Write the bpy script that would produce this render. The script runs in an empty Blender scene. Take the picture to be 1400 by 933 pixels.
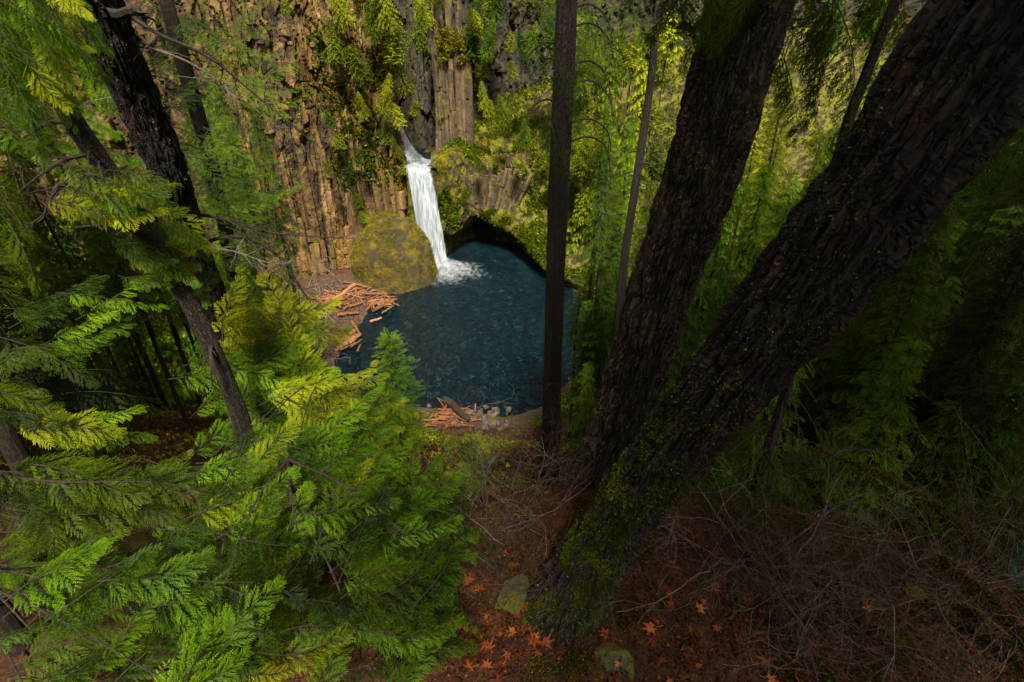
import bpy, math, random
import numpy as np
from mathutils import Vector, Matrix

random.seed(7)
RS = np.random.RandomState(7)
SC = bpy.context.scene
COL = SC.collection

# ------------------------------------------------------------------ camera, sky, sun, exposure
CAM = np.array([0.0, 0.0, 45.0])
PITCH = 30.0
cam_data = bpy.data.cameras.new("camera")
cam_data.lens = 18.0
cam_data.sensor_width = 36.0
cam_data.clip_start = 0.05
cam_data.clip_end = 3000
cam = bpy.data.objects.new("camera", cam_data)
cam.location = CAM
cam.rotation_euler = (math.radians(90 - PITCH), 0, 0)
COL.objects.link(cam)
SC.camera = cam

SUN_DIR = np.array([0.10, -0.62, 0.80]); SUN_DIR /= np.linalg.norm(SUN_DIR)   # towards the sun
world = bpy.data.worlds.new("World"); SC.world = world; world.use_nodes = True
wn = world.node_tree
sky = wn.nodes.new('ShaderNodeTexSky'); sky.sky_type = 'NISHITA'; sky.sun_disc = False
sky.sun_elevation = math.asin(SUN_DIR[2]); sky.sun_rotation = math.atan2(SUN_DIR[0], SUN_DIR[1])
sky.dust_density = 3.0; sky.air_density = 1.0; sky.ozone_density = 0.6
bg = wn.nodes['Background']; bg.inputs['Strength'].default_value = 0.05
hs = wn.nodes.new('ShaderNodeHueSaturation'); hs.inputs['Saturation'].default_value = .35      # thin cloud greys the sky
mx = wn.nodes.new('ShaderNodeMix'); mx.data_type = 'RGBA'; mx.blend_type = 'MULTIPLY'; mx.inputs[0].default_value = 1; mx.inputs[7].default_value = (1.0, .96, .86, 1)
wn.links.new(sky.outputs[0], hs.inputs['Color']); wn.links.new(hs.outputs[0], mx.inputs[6]); wn.links.new(mx.outputs[2], bg.inputs[0])
sl = bpy.data.lights.new("sun", 'SUN'); sl.energy = 3.6; sl.angle = math.radians(9); sl.color = (1.0, 0.92, 0.76)
sun = bpy.data.objects.new("sun", sl); COL.objects.link(sun)
sun.rotation_euler = Vector(SUN_DIR).to_track_quat('Z', 'Y').to_euler()
SC.view_settings.view_transform = 'Standard'; SC.view_settings.look = 'None'
SC.view_settings.gamma = 1.0; SC.view_settings.exposure = 1.75
SC.view_settings.use_curve_mapping = False
SC.cycles.max_bounces = 6; SC.cycles.diffuse_bounces = 3; SC.cycles.glossy_bounces = 2
SC.cycles.transmission_bounces = 3; SC.cycles.transparent_max_bounces = 12
SC.cycles.caustics_reflective = False; SC.cycles.caustics_refractive = False

# ------------------------------------------------------------------ numeric helpers
cp, sp_ = math.cos(math.radians(PITCH)), math.sin(math.radians(PITCH))
def ray(px, py):
    u = (px - 700) / 700.0; v = (466.5 - py) / 700.0
    return np.array([u, cp + sp_ * v, -sp_ + cp * v])
def P(px, py, t): return CAM + ray(px, py) * t            # a point at depth t in front of the lens
def PY(px, py, y):
    d = ray(px, py); return CAM + d * (y / d[1])
def PZ(px, py, z):
    d = ray(px, py); return CAM + d * ((z - 45.0) / d[2])
def proj(p):
    q = np.asarray(p) - CAM
    f = q[1] * cp - q[2] * sp_; up = q[1] * sp_ + q[2] * cp
    return 700 + 700 * q[0] / f, 466.5 - 700 * up / f, f

def _h(ix, iy, iz, s):
    n = ix.astype(np.int32).view(np.uint32) * np.uint32(374761393) + iy.astype(np.int32).view(np.uint32) * np.uint32(668265263) + iz.astype(np.int32).view(np.uint32) * np.uint32(2147483647) + np.uint32((s * 974711) & 0xffffffff)
    n = (n ^ (n >> np.uint32(13))) * np.uint32(1274126177)
    n = (n ^ (n >> np.uint32(16))) * np.uint32(2246822519)
    return ((n ^ (n >> np.uint32(15))) & np.uint32(0xffffff)) * np.float32(1 / 16777215.0)
def vn(p, s=0):
    p = np.asarray(p, float); i = np.floor(p); f = p - i; f = f * f * (3 - 2 * f)
    x, y, z = i[..., 0], i[..., 1], i[..., 2]; r = 0
    for a in (0, 1):
        wa = f[..., 0] if a else 1 - f[..., 0]
        for b in (0, 1):
            wb = f[..., 1] if b else 1 - f[..., 1]
            for c in (0, 1):
                wc = f[..., 2] if c else 1 - f[..., 2]
                r = r + _h(x + a, y + b, z + c, s) * wa * wb * wc
    return r * 2 - 1
def fbm(p, o=4, s=0):
    p = np.asarray(p, float); r = 0; a = 1.0; k = 0
    for j in range(o):
        r = r + vn(p * (2.03 ** j) + 17.3 * j, s + j) * a; k += a; a *= 0.5
    return r / k
def cells(p, s=0):
    """F1, F2 distances and cell id of a jittered grid."""
    p = np.asarray(p, float); i = np.floor(p); F1 = np.full(p.shape[:-1], 9.0); F2 = F1.copy(); idv = np.zeros_like(F1)
    for a in (-1, 0, 1):
        for b in (-1, 0, 1):
            for c in (-1, 0, 1):
                q = i + np.array([a, b, c])
                o = np.stack([_h(q[..., 0], q[..., 1], q[..., 2], s + k) for k in (1, 2, 3)], -1)
                d = np.linalg.norm(q + o - p, axis=-1); hid = _h(q[..., 0], q[..., 1], q[..., 2], s + 9)
                m = d < F1
                F2 = np.where(m, F1, np.minimum(F2, d)); idv = np.where(m, hid, idv); F1 = np.where(m, d, F1)
    return F1, F2, idv
def sst(x, a, b):
    t = np.clip((x - a) / (b - a), 0, 1); return t * t * (3 - 2 * t)
def norm(v):
    v = np.asarray(v, float); return v / (np.linalg.norm(v, axis=-1, keepdims=True) + 1e-12)
def frame(x, up=(0, 0, 1)):
    x = norm(x); z = np.asarray(up, float); z = z - x * np.dot(z, x)
    if np.linalg.norm(z) < 1e-3: z = np.array([0, 1, 0]) - x * x[1]
    z = norm(z); y = np.cross(z, x); return np.column_stack([x, y, z])

# ------------------------------------------------------------------ mesh helpers
class G:
    """collects vertices, triangles/quads, a tint per vertex and a material index per face"""
    def __init__(s): s.V = []; s.F = []; s.T = []; s.M = []; s.n = 0
    def add(s, V, F, tint=0.5, m=0):
        V = np.asarray(V, float).reshape(-1, 3); F = np.asarray(F, int)
        if not len(V) or not len(F): return s
        s.V.append(V)
        t = np.broadcast_to(np.asarray(tint, float), (len(V),)); s.T.append(t)
        if F.shape[1] == 3: F = np.column_stack([F, np.full(len(F), -1 - s.n)])
        s.F.append(F + s.n); s.M.append(np.full(len(F), m)); s.n += len(V)
        return s
    def arrays(s):
        return np.concatenate(s.V), np.concatenate(s.F), np.concatenate(s.T), np.concatenate(s.M)
    def mesh(s, name, mats, smooth=False):
        V, F, T, M = s.arrays(); me = bpy.data.meshes.new(name)
        q = F[:, 3] >= 0; cnt = np.where(q, 4, 3); li = F.reshape(-1); li = li[li >= 0]
        me.vertices.add(len(V)); me.vertices.foreach_set('co', V.astype(np.float32).ravel())
        me.loops.add(len(li)); me.loops.foreach_set('vertex_index', li.astype(np.int32))
        me.polygons.add(len(F)); st = np.concatenate([[0], np.cumsum(cnt)[:-1]])
        me.polygons.foreach_set('loop_start', st.astype(np.int32)); me.polygons.foreach_set('loop_total', cnt.astype(np.int32))
        for m in (mats if isinstance(mats, (list, tuple)) else [mats]): me.materials.append(m)
        me.polygons.foreach_set('material_index', M.astype(np.int32))
        me.polygons.foreach_set('use_smooth', np.full(len(F), smooth))
        a = me.attributes.new('tint', 'FLOAT', 'POINT'); a.data.foreach_set('value', T.astype(np.float32))
        me.update(calc_edges=True); return me
def rep(base, M3, off):
    """copies of base=(V,F,T) under matrices M3 (n,3,3) and offsets (n,3)"""
    V, F, T = base; n = len(M3)
    VV = np.einsum('nij,vj->nvi', M3, V) + off[:, None, :]
    FF = F[None] + (np.arange(n) * len(V))[:, None, None]
    return VV.reshape(-1, 3), FF.reshape(-1, F.shape[1]), np.tile(T, n)
def smooth_path(pts, n):
    pts = np.asarray(pts, float)
    if len(pts) == 2: return pts[0] + (pts[1] - pts[0]) * np.linspace(0, 1, n)[:, None]
    P0 = np.vstack([2 * pts[0] - pts[1], pts, 2 * pts[-1] - pts[-2]])
    t = np.linspace(0, len(pts) - 1 - 1e-6, n); i = t.astype(int); f = (t - i)[:, None]
    a, b, c, d = P0[i], P0[i + 1], P0[i + 2], P0[i + 3]
    return 0.5 * ((2 * b) + (-a + c) * f + (2 * a - 5 * b + 4 * c - d) * f ** 2 + (-a + 3 * b - 3 * c + d) * f ** 3)
def tube(path, rad, seg=6, cap=True):
    path = np.asarray(path, float); n = len(path); rad = np.broadcast_to(rad, (n,))
    tan = norm(np.gradient(path, axis=0)); ref = np.array([0.31, 0.2, 0.93]) if abs(tan[0][2]) < .8 else np.array([1.0, 0.1, 0])
    u = norm(np.cross(tan, ref)); w = np.cross(tan, u)
    a = np.arange(seg) / seg * 2 * math.pi
    V = path[:, None] + rad[:, None, None] * (u[:, None] * np.cos(a)[None, :, None] + w[:, None] * np.sin(a)[None, :, None])
    V = V.reshape(-1, 3); i = np.arange(n - 1)[:, None] * seg; j = np.arange(seg)[None]; k = (j + 1) % seg
    F = np.stack([i + j, i + k, i + k + seg, i + j + seg], -1).reshape(-1, 4)
    if cap and rad[-1] > .004:
        V = np.vstack([V, path[-1] + tan[-1] * rad[-1] * .4]); t = len(V) - 1; b = (n - 1) * seg
        T = np.stack([b + np.arange(seg), b + (np.arange(seg) + 1) % seg, np.full(seg, t), np.full(seg, t)], -1)
        F3 = T[:, :3]; return V, F, F3
    return V, F, None
def add_tube(g, path, rad, seg=6, tint=.5, m=0):
    V, F, F3 = tube(path, rad, seg)
    g.add(V, F, tint, m)
    if F3 is not None:
        n0 = g.n - len(V); f = np.column_stack([F3 + n0, np.full(len(F3), -1)]); g.F.append(f); g.M.append(np.full(len(f), m))
    return g

def link(name, me, parent=None, mat=None, kind=None, label=None, cat=None, group=None):
    o = bpy.data.objects.new(name, me); COL.objects.link(o)
    if parent is not None: o.parent = parent
    if mat is not None: o.matrix_basis = mat
    if kind: o['kind'] = kind
    if label: o['label'] = label
    if cat: o['category'] = cat
    if group: o['group'] = group
    return o
def thing(name, loc, label, cat, group=None):
    o = bpy.data.objects.new(name, None); COL.objects.link(o); o.location = Vector(loc); o.empty_display_size = .3
    o['label'] = label; o['category'] = cat
    if group: o['group'] = group
    return o
def M4(R, p, s=1.0):
    m = np.eye(4); m[:3, :3] = np.asarray(R) * s; m[:3, 3] = p; return Matrix(m.tolist())

# ------------------------------------------------------------------ materials
def mat(name):
    m = bpy.data.materials.new(name); m.use_nodes = True; nt = m.node_tree; nt.nodes.clear()
    out = nt.nodes.new('ShaderNodeOutputMaterial'); return m, nt, out
def N(nt, t, **k):
    n = nt.nodes.new(t)
    for a, b in k.items():
        if a.startswith('_'): setattr(n, a[1:], b)
        else:
            key = a.replace('__', ' ')
            n.inputs[int(key[1:]) if key[0] == 'i' and key[1:].isdigit() else key].default_value = b
    return n
def ramp(nt, fac, stops):
    r = nt.nodes.new('ShaderNodeValToRGB'); e = r.color_ramp.elements
    while len(e) < len(stops): e.new(.5)
    for q, (p, c) in zip(e, stops): q.position = p; q.color = (*c, 1) if len(c) == 3 else c
    nt.links.new(fac, r.inputs[0]); return r.outputs[0]
def noise(nt, scale, detail=4, rough=.6, vec=None, dist=0):
    n = nt.nodes.new('ShaderNodeTexNoise'); n.inputs['Scale'].default_value = scale; n.inputs['Detail'].default_value = detail
    n.inputs['Roughness'].default_value = rough; n.inputs['Distortion'].default_value = dist
    if vec is not None: nt.links.new(vec, n.inputs['Vector'])
    return n.outputs[0]
def math_(nt, op, a, b=None, c=False):
    n = nt.nodes.new('ShaderNodeMath'); n.operation = op; n.use_clamp = c
    for i, v in enumerate((a, b)):
        if v is None: continue
        if isinstance(v, (int, float)): n.inputs[i].default_value = v
        else: nt.links.new(v, n.inputs[i])
    return n.outputs[0]
def mixc(nt, f, a, b, mode='MIX'):
    n = nt.nodes.new('ShaderNodeMix'); n.data_type = 'RGBA'; n.blend_type = mode
    for i, v in ((0, f), (6, a), (7, b)):
        if isinstance(v, (int, float)): n.inputs[i].default_value = v
        elif isinstance(v, tuple): n.inputs[i].default_value = (*v, 1)
        else: nt.links.new(v, n.inputs[i])
    return n.outputs[2]
def coords(nt, kind='Object', sc=(1, 1, 1)):
    if kind == 'World':
        o = nt.nodes.new('ShaderNodeNewGeometry').outputs['Position']
    else: o = nt.nodes.new('ShaderNodeTexCoord').outputs[kind]
    m = nt.nodes.new('ShaderNodeMapping'); m.inputs['Scale'].default_value = sc; nt.links.new(o, m.inputs[0]); return m.outputs[0]

def leaf_mat(name, dark, mid, tip, trans=.45, rough=.5, patch=.25):
    m, nt, out = mat(name)
    a = N(nt, 'ShaderNodeAttribute', _attribute_name='tint').outputs['Fac']
    oi = nt.nodes.new('ShaderNodeObjectInfo').outputs['Random']
    nz = noise(nt, patch, 3, .6, coords(nt, 'World'))
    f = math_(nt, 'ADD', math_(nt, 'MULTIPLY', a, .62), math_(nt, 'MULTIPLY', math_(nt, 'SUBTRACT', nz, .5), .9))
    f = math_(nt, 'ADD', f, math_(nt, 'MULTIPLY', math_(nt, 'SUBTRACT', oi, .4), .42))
    c = ramp(nt, f, [(0.20, dark), (.48, mid), (.84, tip)])  # pale tips are growth; the dark end paints inner shade too
    d = N(nt, 'ShaderNodeBsdfPrincipled', Roughness=rough); d.inputs['Specular IOR Level'].default_value = .10
    t = nt.nodes.new('ShaderNodeBsdfTranslucent')
    nt.links.new(c, d.inputs['Base Color']); nt.links.new(mixc(nt, .5, c, (tip[0] * 1.1, tip[1] * 1.1, tip[2])), t.inputs[0])
    x = N(nt, 'ShaderNodeMixShader', i0=trans); nt.links.new(d.outputs[0], x.inputs[1]); nt.links.new(t.outputs[0], x.inputs[2])
    nt.links.new(x.outputs[0], out.inputs[0]); return m

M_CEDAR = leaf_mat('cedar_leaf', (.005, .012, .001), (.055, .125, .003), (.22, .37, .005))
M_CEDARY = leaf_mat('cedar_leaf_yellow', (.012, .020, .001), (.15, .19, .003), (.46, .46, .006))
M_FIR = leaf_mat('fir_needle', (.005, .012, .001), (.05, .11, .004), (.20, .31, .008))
M_SHADEFIR = leaf_mat('fir_needle_shade', (.003, .007, .001), (.03, .055, .002), (.12, .16, .004))  # darker copy of the fir needles: forest gloom painted into the leaf colour
M_FAR = leaf_mat('far_foliage', (.012, .028, .002), (.13, .18, .005), (.40, .43, .012), patch=.12)
M_YEL = leaf_mat('yellow_leaf', (.12, .09, .008), (.34, .25, .01), (.55, .42, .015))
M_MOSSLEAF = leaf_mat('moss', (.02, .022, .002), (.10, .10, .004), (.26, .22, .006), trans=.2, patch=.5)
M_MOSSY = leaf_mat('yellow_moss', (.05, .045, .003), (.22, .19, .004), (.48, .40, .008), trans=.2, patch=.5)
M_TRUNKMOSS = leaf_mat('trunk_moss', (.015, .024, .002), (.12, .15, .005), (.34, .34, .008), trans=.2, patch=3)
M_LITTER = leaf_mat('leaf_litter', (.022, .010, .006), (.11, .032, .010), (.34, .10, .018), trans=.12, patch=.8)
M_MAPLE = leaf_mat('maple_leaf_orange', (.04, .012, .006), (.20, .045, .012), (.42, .13, .035), trans=.2, patch=3)
M_LICHEN = leaf_mat('lichen', (.08, .07, .03), (.21, .18, .085), (.38, .33, .18), trans=.1, patch=3)

def bark_mat(name, deep, ridge, moss=(.10, .12, .01), moss_amt=.0, lich=(.26, .22, .12), lich_amt=.0, red=.0, sc=1.0, trunk=False, cell=1.0):
    m, nt, out = mat(name)
    a = N(nt, 'ShaderNodeAttribute', _attribute_name='tint').outputs['Fac']
    def vec(sx=1, sy=1, sz=1):
        if not trunk: return coords(nt, 'Object', (sx * sc, sy * sc, sz * sc))
        mp = nt.nodes.new('ShaderNodeMapping'); mp.inputs['Scale'].default_value = (sx, sy, sz); nt.links.new(N(nt, 'ShaderNodeAttribute', _attribute_name='barkco').outputs['Vector'], mp.inputs[0]); return mp.outputs[0]
    v = vec(); fine = noise(nt, 60, 6, .8, v); big = noise(nt, 3.2, 4, .6, v); st = noise(nt, 26, 5, .75, vec(1, 1, .28))
    vo = N(nt, 'ShaderNodeTexVoronoi', Scale=24 * cell, _feature='DISTANCE_TO_EDGE'); wv = nt.nodes.new('ShaderNodeTexNoise'); wv.inputs['Scale'].default_value = 9; wv.inputs['Detail'].default_value = 4; nt.links.new(v, wv.inputs['Vector'])
    ad = nt.nodes.new('ShaderNodeVectorMath'); ad.operation = 'MULTIPLY_ADD'; ad.inputs[1].default_value = (.10, .10, .05); nt.links.new(wv.outputs[1], ad.inputs[0]); nt.links.new(vec(1, 1, .16), ad.inputs[2]); nt.links.new(ad.outputs[0], vo.inputs['Vector'])
    crack = math_(nt, 'MULTIPLY', vo.outputs['Distance'], 5.0, True) if trunk else math_(nt, 'MULTIPLY', st, 1.1)
    f = math_(nt, 'ADD', math_(nt, 'MULTIPLY', a, .45), math_(nt, 'MULTIPLY', math_(nt, 'SUBTRACT', fine, .45), 1.1))
    f = math_(nt, 'ADD', f, math_(nt, 'MULTIPLY', math_(nt, 'SUBTRACT', st, .5), 1.0)); f = math_(nt, 'ADD', f, math_(nt, 'MULTIPLY', math_(nt, 'SUBTRACT', crack, .55), .5))
    c = ramp(nt, f, [(.12, deep), (.65, ridge), (1.0, tuple(x * 2.6 for x in ridge))])
    if red: c = mixc(nt, math_(nt, 'MULTIPLY', math_(nt, 'GREATER_THAN', big, .56), red), c, ramp(nt, f, [(.12, deep), (.8, (.085, .03, .028))]))
    if moss_amt:
        mn = noise(nt, 7, 6, .75, v)
        k = math_(nt, 'MULTIPLY', math_(nt, 'SUBTRACT', mn, 1 - moss_amt), 9, True)
        k = math_(nt, 'MULTIPLY', k, math_(nt, 'MULTIPLY', f, 1.3, True)); c = mixc(nt, k, c, moss)
    if lich_amt:
        k = math_(nt, 'MULTIPLY', math_(nt, 'GREATER_THAN', noise(nt, 38, 6, .8, v), .60), math_(nt, 'GREATER_THAN', noise(nt, 3.2, 3, .5, v), .66 - .25 * lich_amt))
        c = mixc(nt, math_(nt, 'MULTIPLY', k, math_(nt, 'ADD', .25, fine)), c, lich)
    d = N(nt, 'ShaderNodeBsdfPrincipled', Roughness=.72); d.inputs['Specular IOR Level'].default_value = .35
    h = math_(nt, 'ADD', math_(nt, 'MULTIPLY', crack, .9), math_(nt, 'ADD', math_(nt, 'MULTIPLY', fine, .5), math_(nt, 'MULTIPLY', st, .9)))
    b = N(nt, 'ShaderNodeBump', Strength=1.0, Distance=(.022 if trunk else .012 / sc)); nt.links.new(h, b.inputs['Height']); nt.links.new(b.outputs[0], d.inputs['Normal'])
    nt.links.new(c, d.inputs['Base Color']); nt.links.new(d.outputs[0], out.inputs[0]); return m
M_BARK1 = bark_mat('furrowed_bark', (.003, .0025, .002), (.028, .020, .016), moss_amt=.40, lich_amt=.2, red=.5, trunk=True)
M_BARK2 = bark_mat('lichened_bark', (.004, .003, .0025), (.075, .052, .034), moss_amt=.46, lich_amt=.9, red=.3, trunk=True)
M_BARK3T = bark_mat('stringy_bark', (.005, .0035, .0025), (.05, .032, .02), moss_amt=.38, lich_amt=.15, trunk=True, cell=1.6)
M_BARK3 = bark_mat('brown_bark', (.006, .004, .003), (.042, .028, .018), moss_amt=.36, lich_amt=.15)
M_TWIG = bark_mat('twig_bark', (.014, .010, .007), (.06, .042, .028))
M_GREYTWIG = bark_mat('grey_twig', (.06, .05, .042), (.20, .16, .135))
M_REDTWIG = bark_mat('red_twig', (.03, .016, .014), (.14, .07, .055))
M_WOOD = bark_mat('driftwood', (.05, .018, .008), (.27, .105, .035), sc=.3)
M_WOODPALE = bark_mat('pale_driftwood', (.10, .045, .022), (.38, .19, .09), sc=.3)

def rock_mat(name, cols, streak=True, moss=.0, mosscol=(.17, .15, .012), sc=1.0, bump=.35, orange=0.0):
    m, nt, out = mat(name)
    a = N(nt, 'ShaderNodeAttribute', _attribute_name='tint').outputs['Fac']
    w = coords(nt, 'World'); ws = coords(nt, 'World', (1, 1, .12))
    n1 = noise(nt, .35 * sc, 6, .68, w, .4); n2 = noise(nt, 1.1 * sc, 5, .7, ws if streak else w); n3 = noise(nt, 5 * sc, 5, .75, w)
    oi = nt.nodes.new('ShaderNodeObjectInfo').outputs['Random']
    f = math_(nt, 'ADD', math_(nt, 'MULTIPLY', n1, .45), math_(nt, 'MULTIPLY', n2, .45))
    f = math_(nt, 'ADD', f, math_(nt, 'MULTIPLY', math_(nt, 'SUBTRACT', a, .5), .45))
    f = math_(nt, 'ADD', f, math_(nt, 'MULTIPLY', math_(nt, 'SUBTRACT', oi, .5), .12))
    f = math_(nt, 'ADD', f, math_(nt, 'MULTIPLY', math_(nt, 'SUBTRACT', n3, .5), .35))
    k = len(cols); c = ramp(nt, f, [(.25 + .45 * i / (k - 1), q) for i, q in enumerate(cols)])
    if orange:
        k2 = math_(nt, 'MULTIPLY', math_(nt, 'SUBTRACT', noise(nt, .22, 4, .6, ws), .53), 8, True)
        c = mixc(nt, math_(nt, 'MULTIPLY', k2, orange), c, (.46, .21, .05))
    if moss:
        mn = noise(nt, .5 * sc, 6, .72, w); k3 = math_(nt, 'MULTIPLY', math_(nt, 'SUBTRACT', mn, 1 - moss), 7, True)
        c = mixc(nt, k3, c, mixc(nt, n3, (mosscol[0] * .5, mosscol[1] * .5, mosscol[2]), (mosscol[0] * 1.5, mosscol[1] * 1.5, mosscol[2])))
    d = N(nt, 'ShaderNodeBsdfPrincipled', Roughness=.8); d.inputs['Specular IOR Level'].default_value = .3
    b = N(nt, 'ShaderNodeBump', Strength=.8, Distance=bump); nt.links.new(math_(nt, 'ADD', n3, n2), b.inputs['Height']); nt.links.new(b.outputs[0], d.inputs['Normal'])
    nt.links.new(c, d.inputs['Base Color']); nt.links.new(d.outputs[0], out.inputs[0]); return m
M_CLIFF = rock_mat('orange_basalt', [(.014, .009, .006), (.065, .036, .016), (.18, .10, .042), (.38, .25, .125)], moss=.49, mosscol=(.12, .11, .008), orange=.25)
M_PILLAR = rock_mat('grey_basalt', [(.03, .024, .018), (.05, .034, .02), (.13, .088, .05), (.26, .18, .11)], moss=.47)
M_BANK = rock_mat('mossy_basalt', [(.012, .009, .006), (.05, .034, .018), (.12, .08, .04)], moss=.56, mosscol=(.15, .15, .008), bump=.5)
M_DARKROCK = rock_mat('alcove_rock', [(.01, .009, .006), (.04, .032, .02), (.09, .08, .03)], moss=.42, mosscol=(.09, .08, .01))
M_MOUND = rock_mat('mossy_boulder', [(.02, .018, .010), (.07, .055, .022), (.13, .10, .03)], streak=False, moss=.52, mosscol=(.17, .12, .006), bump=1.2)
M_STONE = rock_mat('grey_stone', [(.02, .017, .015), (.07, .055, .048), (.16, .13, .11)], streak=False, sc=2.5, bump=.1)
M_NEARROCK = rock_mat('near_mossy_stone', [(.012, .012, .009), (.045, .042, .03), (.10, .09, .065)], streak=False, moss=.6, mosscol=(.07, .075, .005), sc=9, bump=.02)

def ground_mat():
    m, nt, out = mat('forest_floor')
    w = coords(nt, 'World'); a = N(nt, 'ShaderNodeAttribute', _attribute_name='tint').outputs['Fac']
    n1 = noise(nt, .25, 5, .65, w); n2 = noise(nt, 3.0, 6, .75, w); n3 = noise(nt, 28, 4, .8, w)
    f = math_(nt, 'ADD', math_(nt, 'MULTIPLY', n2, .5), math_(nt, 'MULTIPLY', n3, .5))
    c = ramp(nt, f, [(.36, (.010, .006, .004)), (.52, (.05, .018, .009)), (.62, (.13, .042, .014)), (.75, (.22, .11, .035))])
    g = ramp(nt, f, [(.36, (.008, .009, .003)), (.55, (.04, .045, .008)), (.72, (.13, .12, .02))])
    c = mixc(nt, math_(nt, 'MULTIPLY', math_(nt, 'SUBTRACT', n1, .5), 6, True), c, g)
    bch = ramp(nt, f, [(.38, (.02, .014, .012)), (.52, (.075, .048, .036)), (.68, (.17, .12, .09))])
    c = mixc(nt, a, c, bch)
    d = N(nt, 'ShaderNodeBsdfPrincipled', Roughness=.9); d.inputs['Specular IOR Level'].default_value = .2
    b = N(nt, 'ShaderNodeBump', Strength=1.0, Distance=.04); nt.links.new(f, b.inputs['Height']); nt.links.new(b.outputs[0], d.inputs['Normal'])
    nt.links.new(c, d.inputs['Base Color']); nt.links.new(d.outputs[0], out.inputs[0]); return m
M_GROUND = ground_mat()

def water_mat():
    m, nt, out = mat('pool_water')
    w = coords(nt, 'World', (1, .75, 1)); n1 = noise(nt, .16, 3, .5, w, .8); n2 = noise(nt, 1.05, 5, .7, w, 1.2); n3 = noise(nt, 2.4, 4, .7, w, .6)
    h = math_(nt, 'ADD', math_(nt, 'MULTIPLY', n2, .8), math_(nt, 'MULTIPLY', n3, .35)); h = math_(nt, 'ADD', h, math_(nt, 'MULTIPLY', n1, 1.0))
    d = N(nt, 'ShaderNodeBsdfPrincipled', Roughness=.07, IOR=1.33); d.inputs['Specular IOR Level'].default_value = .5
    c = ramp(nt, n2, [(.40, (.0008, .005, .009)), (.57, (.002, .019, .028)), (.69, (.02, .06, .085)), (.80, (.10, .16, .20))])  # paler ripple crests paint sky glints into the base colour
    b = N(nt, 'ShaderNodeBump', Strength=1.0, Distance=2.2); nt.links.new(h, b.inputs['Height']); nt.links.new(b.outputs[0], d.inputs['Normal'])
    nt.links.new(c, d.inputs['Base Color']); nt.links.new(d.outputs[0], out.inputs[0]); return m
M_WATER = water_mat()
def fall_mat(name, sc, thr, col=(.50, .54, .58), sl=1.6):
    m, nt, out = mat(name)
    a = N(nt, 'ShaderNodeAttribute', _attribute_name='tint').outputs['Fac']
    n1 = noise(nt, 1.0, 5, .6, coords(nt, 'World', sc)); d = N(nt, 'ShaderNodeBsdfPrincipled', Roughness=.6)
    c = ramp(nt, n1, [(.36, (.17, .22, .28)), (.58, col)])
    nt.links.new(c, d.inputs['Base Color']); t = nt.nodes.new('ShaderNodeBsdfTranslucent'); t.inputs[0].default_value = (*col, 1)
    x = N(nt, 'ShaderNodeMixShader', i0=.4); nt.links.new(d.outputs[0], x.inputs[1]); nt.links.new(t.outputs[0], x.inputs[2])
    tr = nt.nodes.new('ShaderNodeBsdfTransparent'); y = nt.nodes.new('ShaderNodeMixShader')
    al = math_(nt, 'MULTIPLY', math_(nt, 'SUBTRACT', math_(nt, 'ADD', a, math_(nt, 'MULTIPLY', math_(nt, 'SUBTRACT', n1, .5), 1.3)), thr), sl, True)
    nt.links.new(al, y.inputs[0]); nt.links.new(tr.outputs[0], y.inputs[1]); nt.links.new(x.outputs[0], y.inputs[2]); nt.links.new(y.outputs[0], out.inputs[0]); return m
M_FALL = fall_mat('falling_water', (3.2, 3.2, .03), .12, sl=2.0)
M_FOAM = fall_mat('foam', (1.0, 1.0, 1.0), .30, sl=1.0)
M_SHELFW = fall_mat('shelf_water', (1.6, .5, 1.0), .12, (.40, .50, .55))

# ------------------------------------------------------------------ terrain
POOL = np.array([(-18, 101), (-25.5, 97.5), (-28, 90), (-28.5, 81), (-29, 72), (-27, 64), (-18, 60), (-9, 58.5), (-1, 56.5), (4, 59), (9, 66), (14, 66), (21, 60), (32, 46),
                 (42, 32), (60, 12), (84, -8), (94, 4), (70, 26), (58, 40), (46, 54), (32, 70), (22, 84), (15, 96), (10, 104), (6, 128), (0, 136), (-14, 136), (-22, 118), (-18, 108)], float)
BEACH = np.array([(-22, 103), (-26, 97.6), (-28, 90), (-28.5, 81), (-29, 70), (-34, 72), (-37, 80), (-44, 92), (-46, 99), (-36, 107), (-24, 108)], float)
def in_poly(x, y, poly):
    r = np.zeros(x.shape, bool); n = len(poly)
    for i in range(n):
        (x1, y1), (x2, y2) = poly[i], poly[(i + 1) % n]
        c = ((y1 > y) != (y2 > y)) & (x < (x2 - x1) * (y - y1) / (y2 - y1 + 1e-12) + x1); r ^= c
    return r
def dist_poly(x, y, poly):
    d = np.full(x.shape, 1e9); n = len(poly)
    for i in range(n):
        a, b = poly[i], poly[(i + 1) % n]; ab = b - a
        t = np.clip(((x - a[0]) * ab[0] + (y - a[1]) * ab[1]) / (ab @ ab), 0, 1)
        d = np.minimum(d, np.hypot(x - a[0] - t * ab[0], y - a[1] - t * ab[1]))
    return d
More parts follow.
